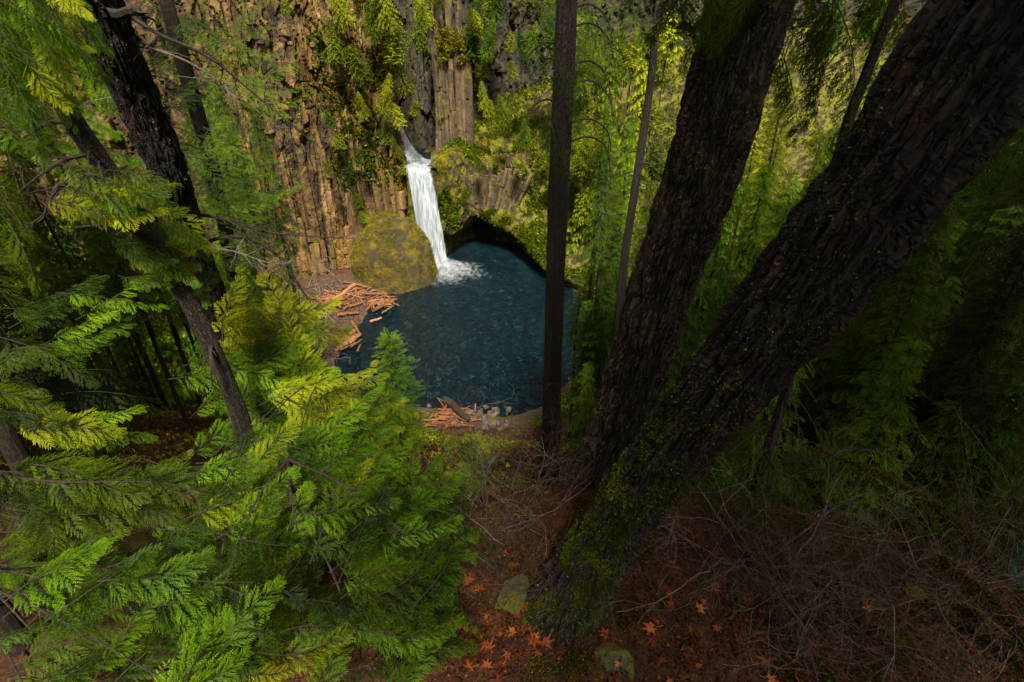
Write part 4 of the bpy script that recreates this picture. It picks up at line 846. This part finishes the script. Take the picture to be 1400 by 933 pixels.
def fill(kind, box, t, s, n, label, group, seed, ok=lambda p: True):
    r = np.random.RandomState(seed); c = 0
    for _ in range(n * 30):
        p = P(r.uniform(box[0], box[2]), r.uniform(box[1], box[3]), r.uniform(*t))
        if p[2] - hz(p[0], p[1]) < 2 or not ok(p) or (110 < proj(p)[0] < 290 and proj(p)[1] > 250) or not land(p[0], p[1], .5): continue
        top_tree(kind, p, r.uniform(*s), label, group); c += 1
        if c >= n: break
fill(MIDF, (815, 120, 900, 420), (29, 44), (.5, .85), 16, 'light green conifer right of the slender dark trunk', 'conifers beyond the lichened trunk', 1)
fill(BUSH + FAR, (760, 10, 1010, 300), (90, 120), (1.0, 1.6), 34, 'light green tree on the steep wall right of the grey pillar', 'trees right of the grey pillar', 11)
fill(BUSHY, (760, 40, 900, 260), (85, 110), (.7, 1.1), 10, 'yellow green tree on the steep wall right of the grey pillar', 'yellow green trees right of the grey pillar', 12)
fill(MIDY, (830, 200, 900, 400), (34, 50), (.6, .9), 8, 'yellow green conifer beyond the slender dark trunk', 'yellow green conifers beyond the slender trunk', 13)
fill(MID, (930, 60, 1120, 430), (12, 24), (.45, .75), 18, 'mid green conifer in the gap between the two largest trunks', 'conifers between the two largest trunks', 2)
fill(MIDY, (1010, 20, 1130, 200), (20, 34), (.6, .9), 6, 'sunlit yellow green conifer in the gap between the two largest trunks', 'sunlit conifers between the two largest trunks', 3)
fill(MIDF, (1100, 330, 1420, 560), (9, 22), (.4, .7), 30, 'green conifer on the shaded slope right of the big trunks', 'conifers on the right slope', 4)
fill(MIDF, (1230, 100, 1470, 330), (16, 34), (.9, 1.4), 34, 'large dark conifer high at the right edge', 'large dark conifers at the right edge', 21)
fill(MIDF, (792, 330, 862, 560), (30, 46), (.4, .75), 20, 'light green conifer screening the right edge of the pool', 'conifers screening the right edge of the pool', 22)
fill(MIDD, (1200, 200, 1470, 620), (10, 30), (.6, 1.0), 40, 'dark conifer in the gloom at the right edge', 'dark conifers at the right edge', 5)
fill(MIDF + MID, (245, 90, 345, 350), (28, 55), (.5, .85), 16, 'green conifer in front of the left end of the orange cliff', 'conifers before the left end of the cliff', 31)
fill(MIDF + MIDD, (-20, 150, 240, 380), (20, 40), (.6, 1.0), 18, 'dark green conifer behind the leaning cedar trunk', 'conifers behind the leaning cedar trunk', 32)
r_ = np.random.RandomState(12)
for k in range(26):
    q = ghit0(r_.uniform(590, 745), r_.uniform(575, 690)); put_tree([BUSHY[0], YELB[0], BUSHD[0]][k % 3], (q[0], q[1], q[2] - .1), r_.uniform(.06, .16), 'low yellow green bush on the russet slope below the pool', 'low bushes on the russet slope', 'low_bush', (0, 0), cat='bush')
# left slope
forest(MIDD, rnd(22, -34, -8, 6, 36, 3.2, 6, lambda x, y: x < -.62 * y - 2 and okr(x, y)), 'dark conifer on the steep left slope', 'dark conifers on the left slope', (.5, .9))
forest(MIDF, rnd(22, -58, -24, 42, 92, 4.2, 7, lambda x, y: okr(x, y) and x < -.47 * y), 'green conifer below the left end of the orange cliff', 'conifers below the orange cliff', (.8, 1.4))
# plateau above the cliffs
forest(BUSH, rnd(14, -60, 60, 141, 160, 6, 8), 'tall tree on the plateau above the gorge', 'trees above the gorge', (1.2, 2.0))

# trees and bushes growing on the cliffs
def at_cliff(kind, specs, group=None):
    for (px, py, y, s, lab, nm) in specs:
        q = PY(px, py, y); put_tree(kind, tuple(q), s, lab, group, nm, (RS.uniform(.0, .25), RS.uniform(-.15, .15)))
LW_ = [(462, 70, 104.5, .85), (478, 20, 105, .9), (500, 95, 106, .9), (505, 30, 107, 1.0), (522, 140, 107.5, .85), (540, 70, 108, 1.0), (535, 20, 107, 1.0), (560, 110, 110, .9), (548, 160, 110, .7), (530, 185, 110.5, .65), (546, 205, 111.3, .5), (552, 232, 112, .4), (570, 50, 112, .9), (500, 150, 106.5, .55), (565, 150, 112, .5), (585, 20, 118, .9)]
for k, (px, py, y, s) in enumerate(LW_):
    put_tree([BUSH[1], BUSHY[1], BUSH[0]][k % 3], tuple(PY(px, py + 20 * s, y)), s, 'yellow green tree clinging to the cliff beside the falls', 'trees hanging beside the falls', 'cliff_tree', (.35, 0))
for k, (px, py, y, s) in enumerate([(455, 175, 103, .45), (466, 205, 103.5, .5), (478, 250, 105, .55), (492, 285, 106, .5), (500, 305, 106.5, .4), (450, 240, 102, .4), (488, 222, 105, .4), (390, 20, 101, .35), (405, 100, 101, .3)]):
    put_tree([BUSHD[0], BUSH[0]][k % 2], tuple(PY(px, py, y)), s, 'green bush growing from the face of the orange cliff', 'bushes on the orange cliff', 'cliff_bush', (.3, 0), cat='bush')
r_ = np.random.RandomState(77)
for k in range(52):
    px = r_.uniform(642, 800); py = r_.uniform(10, 285); y = 128 - (px - 640) * .08 - r_.uniform(0, 5) - max(0, py - 120) * .05
    if (px < 705 and py > 170) or (px < 745 and py > 250): continue
    put_tree([BUSH[0], BUSH[1], BUSHD[1], BUSHY[0], BUSHD[0]][k % 5], tuple(PY(px, py, y)), r_.uniform(.5, .95), 'light green tree hanging on the wall right of the grey pillar', 'trees hanging right of the grey pillar', 'cliff_tree', (.3, 0))
for k, (px, py, y, s) in enumerate([(604, 12, 122, .5), (590, 5, 124, .6), (655, 40, 122, .5)]):
    put_tree(BUSHY[k % 2], tuple(PY(px, py, y)), s, 'yellow green bush crowning the grey pillar', 'bushes on top of the grey pillar', 'cliff_bush', (.3, 0), cat='bush')
put_tree(FIR[1], tuple(PY(636, 278, 119)), 1.0, 'little conical fir on the mossy ledge right of the fall', name='young_fir')
put_tree(tree_kind(BUSHSRC[:1], M_YEL)[0], tuple(PY(663, 200, 118)), .28, 'small yellow leaved bush on the ledge above the tilted columns', name='yellow_bush', cat='bush')
put_tree(BUSH[0], tuple(PY(655, 238, 118)), .42, 'pale green bush under the yellow bush on the ledge', name='ledge_bush', cat='bush')
put_tree(BUSHY[0], tuple(PY(608, 285, 115)), .35, 'yellow green bush on the mossy strip beside the lower fall', name='ledge_bush', cat='bush')

# unseen canopy trees added beside and behind the camera to shade the near ground
r_ = np.random.RandomState(5)
for x in np.arange(-31, 33, 4.4):
    for y in np.arange(-15, 20, 4.3):
        x_, y_ = x + r_.uniform(-1, 1), y + r_.uniform(-1, 1)
        if -7.0 < x_ < (1.5 if y_ > -9 else 2.3) or (y_ > -3 and 0 < x_ < 17) or (y_ > -1 and abs(x_) < 1.25 * y_ + 5): continue
        top_tree(MIDD, (x_, y_, r_.uniform(70, 78)), r_.uniform(1.5, 1.9), 'unseen tall conifer added around the viewpoint for shade', 'conifers around the viewpoint')

# ------------------------------------------------------------------ beaches, driftwood, stones
logs = [P_ for P_ in []]
def log(p0, p1, r, matl, label, name='driftwood_log', group=None):
    p0, p1 = np.array(p0), np.array(p1); o = thing(name, (p0 + p1) / 2, label, 'log', group); g = G(); n = 8; c = p0 + (p1 - p0) * np.linspace(0, 1, n)[:, None] + RS.normal(0, r * .15, (n, 3)); add_tube(g, c, r * np.linspace(1.05, .75, n), 7, RS.uniform(.4, .9)); child('log_body', g.mesh('log_body', matl), o); return o
def zlog(a, b, r, matl, label, dz=.3, **k):
    A, B_ = PZ(a[0], a[1], .6), PZ(b[0], b[1], .6); A[2] = max(hz(A[0], A[1]), 0) + dz; B_[2] = max(hz(B_[0], B_[1]), 0) + dz; return log(A, B_, r, matl, label, **k)
big_logs = [((455, 415), (485, 392), .5, 1, 'pale log lying diagonally at the back of the orange driftwood'), ((440, 426), (468, 417), .5, 0, 'thick orange log at the left end of the driftwood pile'), ((451, 407), (466, 422), .3, 0, 'thin orange log lying across the driftwood pile'),
 ((462, 432), (490, 428), .35, 0, 'dark red log along the lower side of the beach pile'), ((460, 478), (492, 458), .42, 1, 'pale log edging the red driftwood raft by the water'), ((481, 440), (493, 458), .25, 0, 'thin upright leaning log above the driftwood raft'),
 ((486, 403), (530, 402), .4, 0, 'long dark log below the mossy boulder'), ((510, 424), (536, 413), .4, 0, 'red log at the water edge under the boulder'), ((505, 437), (521, 432), .25, 1, 'single log floating in the dark water off the beach')]
for a, b, r, m, lab in big_logs: zlog(a, b, r, M_WOODPALE if m else M_WOOD, lab, dz=.12 if 'floating' in lab else .6)
for k in range(230):
    if k < 90: cx, cy, sx, sy, a0 = 455, 412, 20, 7, .4
    elif k < 130: cx, cy, sx, sy, a0 = 518, 412, 16, 5, .45
    elif k < 190: cx, cy, sx, sy, a0 = 475, 462, 9, 7, .75
    else: cx, cy, sx, sy, a0 = 490, 400, 22, 6, .2
    x, y = RS.normal(cx, sx * .6), RS.normal(cy, sy * .7); a = a0 + RS.normal(0, .35 if k >= 130 and k < 190 else .8); l = RS.uniform(4, 14)
    zlog((x - math.cos(a) * l, y + math.sin(a) * l * .6), (x + math.cos(a) * l, y - math.sin(a) * l * .6), RS.uniform(.09, .22), M_WOODPALE if RS.rand() < .25 else M_WOOD, 'orange driftwood pole in the piles on the left beach', dz=RS.uniform(.1, .7), name='driftwood_pole', group='driftwood poles on the left beach')
# near shore debris
zlog((612, 550), (640, 585), .55, M_BARK3, 'weathered brown stump log standing out of the near shore debris', dz=.9, name='weathered_log')
for k in range(90):
    x, y = RS.normal(618, 16), RS.normal(578, 14); a = RS.normal(.5, .7); l = RS.uniform(5, 16); zlog((x - math.cos(a) * l, y + math.sin(a) * l * .7), (x + math.cos(a) * l, y - math.sin(a) * l * .7), RS.uniform(.05, .14), M_WOOD, 'red brown stick in the debris heap on the near shore', dz=RS.uniform(.1, .6), name='driftwood_stick', group='sticks in the near shore debris')
ms = [r.mesh('stone', M_STONE) for r in ROCKS]
def stone(x, y, s, lab, grp, dz=0.0, mm=None):
    o = link('stone', (mm or ms)[RS.randint(5)], None, None, label=lab, cat='stone', group=grp); o.location = (x, y, max(hz(x, y), 0) + s * .2 + dz); o.scale = (s, s * RS.uniform(.7, 1.2), s * RS.uniform(.5, .9)); o.rotation_euler = (RS.uniform(-.3, .3), RS.uniform(-.3, .3), RS.uniform(0, 6)); return o
for k in range(64):
    q = PZ(RS.normal(655, 24), RS.uniform(548, 600), .8); stone(q[0], q[1], RS.uniform(.18, .75), 'grey brown stone on the near shore of the pool', 'stones on the near shore')
for k in range(90):
    q = PZ(RS.uniform(432, 500), RS.uniform(425, 490), .5)
    if not in_poly(np.array([q[0]]), np.array([q[1]]), POOL)[0]: stone(q[0], q[1], RS.uniform(.15, .4), 'small grey stone on the left beach', 'stones on the left beach')
for k in range(60):
    q = PZ(RS.uniform(640, 752), RS.uniform(340, 385), .1); x, y = q[0], q[1] ; 
gl = G(); q = np.array([PZ(RS.uniform(425, 545), RS.uniform(395, 490), .5) for _ in range(9000)]); q[:, 2] = np.maximum(height(q[:, 0], q[:, 1]), 0.02); q = q[~in_poly(q[:, 0], q[:, 1], POOL)]
V, F, T = tufts(q, np.tile([0, 0, .4], (len(q), 1)), .28, .1, RS, 2); gl.add(V, F, T); link('beach_litter', gl.mesh('beach_litter', M_LITTER), kind='stuff')

# ------------------------------------------------------------------ ground litter and undergrowth
def on_ground(n, fx, size, matl, name, per=3, up=.3, dz=0.02, tilt=.5):
    pts = fx(n); z = height(pts[:, 0], pts[:, 1]); p = np.column_stack([pts, z + dz]); k = (z > .1) & ((np.hypot(pts[:, 0], pts[:, 1]) > 9.5) | (size < .1)); p = p[k]
    V, F, T = tufts(p, np.tile([0, 0, tilt], (len(p), 1)), size, up, RS, per); g = G(); g.add(V, F, T); return link(name, g.mesh(name, matl), kind='stuff')
on_ground(30000, lambda n: np.column_stack([RS.normal(1.2, 2.4, n), 2.8 + RS.normal(0, 2.2, n)]), .045, M_LITTER, 'leaf_litter', 2, 0)
on_ground(34000, lambda n: np.column_stack([RS.uniform(-30, -3, n), RS.uniform(6, 45, n)]), .17, M_LITTER, 'leaf_litter', 3, 0)
on_ground(16000, lambda n: np.column_stack([RS.uniform(-8, 8, n), RS.uniform(5, 52, n)]), .14, M_LITTER, 'leaf_litter', 3, 0)
def noisy(x0, x1, y0, y1, s, thr, sc=.25):
    def f(n):
        p = None
        p = np.column_stack([RS.uniform(x0, x1, n * 3), RS.uniform(y0, y1, n * 3)]); k = fbm(np.column_stack([p, np.zeros(len(p))]) * sc, 3, s) > thr; k &= ~((dist_poly(p[:, 0], p[:, 1], BEACH) < 2.5) | in_poly(p[:, 0], p[:, 1], BEACH)); return p[k][:n]
    return f
on_ground(24000, lambda n: (lambda q: q[(q[:, 0] > -.42 * q[:, 1] + 1) | (q[:, 1] > 34)])(noisy(-30, 8, 5, 57, 3, .05)(n)), .26, M_CEDARY, 'undergrowth', 3, .8)
on_ground(18000, noisy(3, 45, 6, 80, 4, -.05), .44, M_FIR, 'undergrowth', 3, .8)
on_ground(5000, lambda n: (lambda q: q[fbm(np.column_stack([q, 0 * q[:, 0]]) * .9, 3, 8) > .05])(np.column_stack([RS.normal(1.0, 2.2, n), RS.normal(3, 1.6, n)])), .05, M_MOSSLEAF, 'ground_moss', 4, .5)
on_ground(9000, lambda n: np.column_stack([RS.uniform(2.2, 6.5, n), RS.uniform(1.5, 5.5, n)]), .06, M_FIR, 'ground_moss', 3, .6)
on_ground(12000, noisy(-9, 8, 10, 52, 24, -.1), .26, M_LITTER, 'russet_brush', 3, 1.0)
on_ground(22000, noisy(16, 110, 20, 125, 14, -.3, .15), .9, M_FIR, 'undergrowth', 3, .8)
on_ground(9000, noisy(-26, 6, 8, 56, 5, .15), .22, M_YEL, 'yellow_undergrowth', 3, .8)
on_ground(16000, noisy(-130, -24, 26, 115, 6, -.2, .15), .9, M_FIR, 'undergrowth', 3, .8)
on_ground(13000, noisy(-60, -24, 40, 100, 6, -.1), .5, M_FAR, 'undergrowth', 3, .8)

# maple leaves on the near ground
def maple(seed):
    r = np.random.RandomState(seed); ang = np.radians([-150, -128, -95, -70, -40, -22, 0, 22, 40, 70, 95, 128, 150]) ; rad = np.array([.45, .25, .8, .35, .92, .4, 1.1, .4, .92, .35, .8, .25, .45]) * r.uniform(.9, 1.1, 13)
    V = [(0, 0, .0)] + [(rd * math.cos(a), rd * math.sin(a), .12 * rd * r.uniform(-1, 1.6)) for a, rd in zip(ang, rad)]; V += [(-.9, .05, .02), (-.9, -.02, .02)]
    F = [(0, k, k + 1) for k in range(1, 13)] + [(0, 14, 15)]; g = G(); g.add(V, F, np.clip(r.normal(.55, .2), 0, 1)); return g.mesh('maple_leaf', M_MAPLE)
MLV = [maple(s) for s in range(6)]
for k in range(230):
    if k < 150: px, py = RS.uniform(640, 1150), RS.uniform(770, 940)
    elif k < 190: px, py = RS.uniform(640, 760), RS.uniform(740, 900)
    else: px, py = RS.uniform(1100, 1400), RS.uniform(560, 900)
    d = ray(px, py); p = None
    for t in np.arange(2.5, 12, .04):
        q = CAM + d * t
        if q[2] < hz(q[0], q[1]) + .01: p = q; break
    if p is None: continue
    s = RS.uniform(.035, .11); R = np.array(Matrix.Rotation(RS.uniform(0, 6.28), 3, 'Z') @ Matrix.Rotation(RS.uniform(-.45, .45), 3, 'X') @ Matrix.Rotation(RS.uniform(-.4, .4), 3, 'Y'))
    link('maple_leaf', MLV[k % 6], ground, M4(R, (p[0], p[1], hz(p[0], p[1]) + .02 + .01 * (k % 3)), s))

# stones in the near ground
nr = [r.mesh('mossy_stone', M_NEARROCK) for r in [rock_gg(71, 30, .62), rock_gg(74, 30, .62)]]
def near_stone(px, py, t, s, rz, lab, k):
    o = link('mossy_stone', nr[k], label=lab, cat='stone'); o.location = P(px, py, t); o.scale = s; o.rotation_euler = (0.2, -.2, rz); return o
near_stone(825, 925, 4.45, (.30, .22, .26), .6, 'mossy angular stone at the bottom edge below the huge trunk', 0)
near_stone(775, 905, 4.7, (.15, .12, .14), 1.9, 'small grey stone tucked behind the mossy stone', 1)
near_stone(700, 815, 5.0, (.26, .2, .12), .2, 'low mossy hump just left of the huge trunk base', 1)

# bare shrubs
def shrub_stem(seed, L=1.4, r0=.008, depth=3, matl=None, gnarl=.09):
    r = np.random.RandomState(seed); g = G()
    def grow(p, d, l, rad, lev):
        n = 9; q = [p]
        for k in range(n - 1):
            d = norm(d + r.normal(size=3) * gnarl * 1.6 + np.array([0, 0, -.03])); q.append(q[-1] + d * l / (n - 1))
        q = np.array(q); add_tube(g, q, np.linspace(rad, rad * .5, n), 4 if lev else 5, r.uniform(.3, .9))
        if lev < depth:
            for _ in range(r.randint(2, 5)):
                j = r.randint(2, n); grow(q[j], norm(d + r.normal(size=3) * .75), l * r.uniform(.35, .65), rad * .55, lev + 1)
    grow(np.zeros(3), norm(np.array([r.normal(0, .5), r.normal(0, .5), 1])), L, r0, 0); return g.mesh('stem', matl)
SGT = [shrub_stem(40 + s, 1.1, .022, 3, M_GREYTWIG) for s in range(5)]; SR = [shrub_stem(s, 1.1, .0055, 3, M_REDTWIG) for s in range(5)]; SG = [shrub_stem(20 + s, 1.1, .006, 3, M_GREYTWIG) for s in range(5)]
def shrub(base, n, pool, s, spread, lab, grp=None, lean=(0, 0)):
    o = thing('bare_shrub', base, lab, 'shrub', grp)
    for k in range(n):
        R = np.array(Matrix.Rotation(RS.uniform(0, 6.28), 3, 'Z') @ Matrix.Rotation(RS.uniform(0, .9) + lean[0], 3, 'X')); sc = s * RS.uniform(.6, 1.3)
        link('stem', pool[RS.randint(len(pool))], o, M4(R, (RS.normal(0, spread), RS.normal(0, spread), -.05), sc))
    return o
def ghit(px, py, t0=2.5, t1=60):
    d = ray(px, py)
    for t in np.arange(t0, t1, .05):
        q = CAM + d * t
        if q[2] < hz(q[0], q[1]): return q
    return CAM + d * t1
shrubs = [(1230, 880, 16, SR, 1.0, 'dense brown twig thicket between the mossy log and the bottom edge'), (1100, 900, 14, SG, .8, 'grey twig tangle at the bottom edge right of centre'), (1300, 800, 14, SR, 1.1, 'brown twig tangle around the mossy log'), (665, 760, 12, SR, .8, 'low reddish twig tangle left of the huge trunk base'), (720, 680, 12, SR, .9, 'reddish twig tangle at the foot of the slender trunk'), (690, 640, 10, SR, 1.0, 'brown twig tangle between the cedar sprays and the slender trunk'), (940, 800, 10, SG, .7, 'low grey twigs just right of the huge trunk base'),
 (1000, 860, 14, SR, .8, 'reddish bare twig thicket right of the huge trunk base'), (1060, 830, 16, SR, .9, 'dense tangle of reddish twigs in the middle of the lower right'), (1130, 860, 16, SR, .9, 'reddish twig thicket nearest the bottom right corner'), (1180, 800, 12, SR, 1.1, 'tall sparse bare shrub in the dark lower right'),
 (1080, 780, 12, SG, 1.1, 'grey bare shrub arching above the reddish thicket'), (1250, 820, 10, SG, 1.2, 'grey bare shrub below the mossy fallen limb'), (1320, 900, 8, SR, 1.0, 'bare shrub in the bottom right corner'), (1000, 760, 8, SG, 1.1, 'grey bare shrub behind the trunk base'),
 (700, 720, 9, SG, 1.0, 'grey bare shrub between the cedar sprays and the lichened trunk'), (745, 650, 7, SG, 1.0, 'pale crooked twigs crossing the foot of the slender trunk'), (670, 690, 6, SG, .9, 'thin grey twigs above the reddish ground at bottom centre'), (1180, 640, 9, SG, 1.6, 'long arching bare stems in front of the dark conifers')]
for (px, py, n, pl, s, lab) in shrubs:
    q = ghit(px, py); shrub(tuple(q), n, pl, s, .22 * s, lab)
for k in range(10):
    q = ghit(RS.uniform(590, 720), RS.uniform(630, 710)); shrub(tuple(q), 6, SR, .9, .4, 'brown bare shrub on the slope above the near shore', 'bare shrubs above the near shore')
for k, (px, py, y) in enumerate([(395, 335, 80), (425, 335, 96), (455, 338, 100), (410, 300, 78), (365, 300, 66), (340, 290, 60), (380, 320, 72)]):
    q = PY(px, py, y); shrub((q[0], q[1], min(q[2], hz(q[0], q[1]) + .0) if q[2] - hz(q[0], q[1]) < 3 else hz(q[0], q[1])), 6, SGT, 3.6, 1.8, 'pale leafless shrub at the foot of the orange cliff', 'leafless shrubs under the orange cliff')
# mossy fallen limbs, bottom right
def moss_limb(pts, r0, r1, lab, seed):
    o = thing('mossy_limb', pts[0], lab, 'fallen branch'); c = smooth_path(pts, 60); g = G(); add_tube(g, c, np.linspace(r0, r1, 60), 9, .5); child('wood', g.mesh('wood', M_BARK3, True), o)
    i = RS.randint(0, 60, 2600); d = norm(RS.normal(size=(2600, 3)) + np.array([0, 0, .9])); p = c[i] + d * np.interp(i, [0, 59], [r0, r1])[:, None]
    k = fbm(p * 3, 2, seed) > -.35; V, F, T = tufts(p[k], d[k], .035, .1, RS, 5, .2); g = G(); g.add(V, F, T); child('moss', g.mesh('moss', M_MOSSLEAF), o, kind='stuff')
moss_limb([P(1120, 615, 5.4), P(1180, 640, 5.2), P(1240, 670, 5.0), P(1290, 702, 4.9), P(1335, 750, 4.8), P(1350, 790, 4.9)], .018, .032, 'mossy curved limb crossing the dark lower right', 3)
moss_limb([P(1290, 770, 4.6), P(1340, 815, 4.4), P(1400, 875, 4.2), P(1460, 930, 4.1)], .035, .05, 'thick moss covered log at the right edge', 4)
moss_limb([P(1215, 790, 4.7), P(1290, 830, 4.7), P(1340, 845, 4.6)], .01, .018, 'thin mossy branch between the two mossy logs', 5)
print('objects', len(bpy.data.objects), 'tris', sum(len(m.polygons) * 2 for m in bpy.data.meshes))

# ------------------------------------------------------------------ a label of its own for each member of the smaller groups
UN = ['', 'first', 'second', 'third', 'fourth', 'fifth', 'sixth', 'seventh', 'eighth', 'ninth', 'tenth', 'eleventh', 'twelfth', 'thirteenth', 'fourteenth', 'fifteenth', 'sixteenth', 'seventeenth', 'eighteenth', 'nineteenth']
TENS = {20: ('twentieth', 'twenty'), 30: ('thirtieth', 'thirty'), 40: ('fortieth', 'forty'), 50: ('fiftieth', 'fifty'), 60: ('sixtieth', 'sixty')}
def ordinal(n): return UN[n] if n < 20 else (TENS[n // 10 * 10][0] if n % 10 == 0 else TENS[n // 10 * 10][1] + '-' + UN[n % 10])
groups = {}
for o in bpy.data.objects:
    if o.parent is None and o.get('group'): groups.setdefault((o['group'], o['label']), []).append(o)
for (gr, lab), mem in groups.items():
    if len(mem) > 62 or gr == 'conifers around the viewpoint': continue
    def key(o):
        ch = [c for c in o.children if c.name.startswith('crown')]; p = np.array(o.location)
        if ch: p = p + np.array((o.matrix_basis.to_3x3() @ ch[0].matrix_basis.translation)) + np.array([0, 0, 4.0])
        return proj(p)[0]
    mem.sort(key=key)
    for i, o in enumerate(mem): o['label'] = f"{lab}, {'leftmost' if i == 0 else 'rightmost' if i == len(mem) - 1 else ordinal(i + 1) + ' from the left'}"
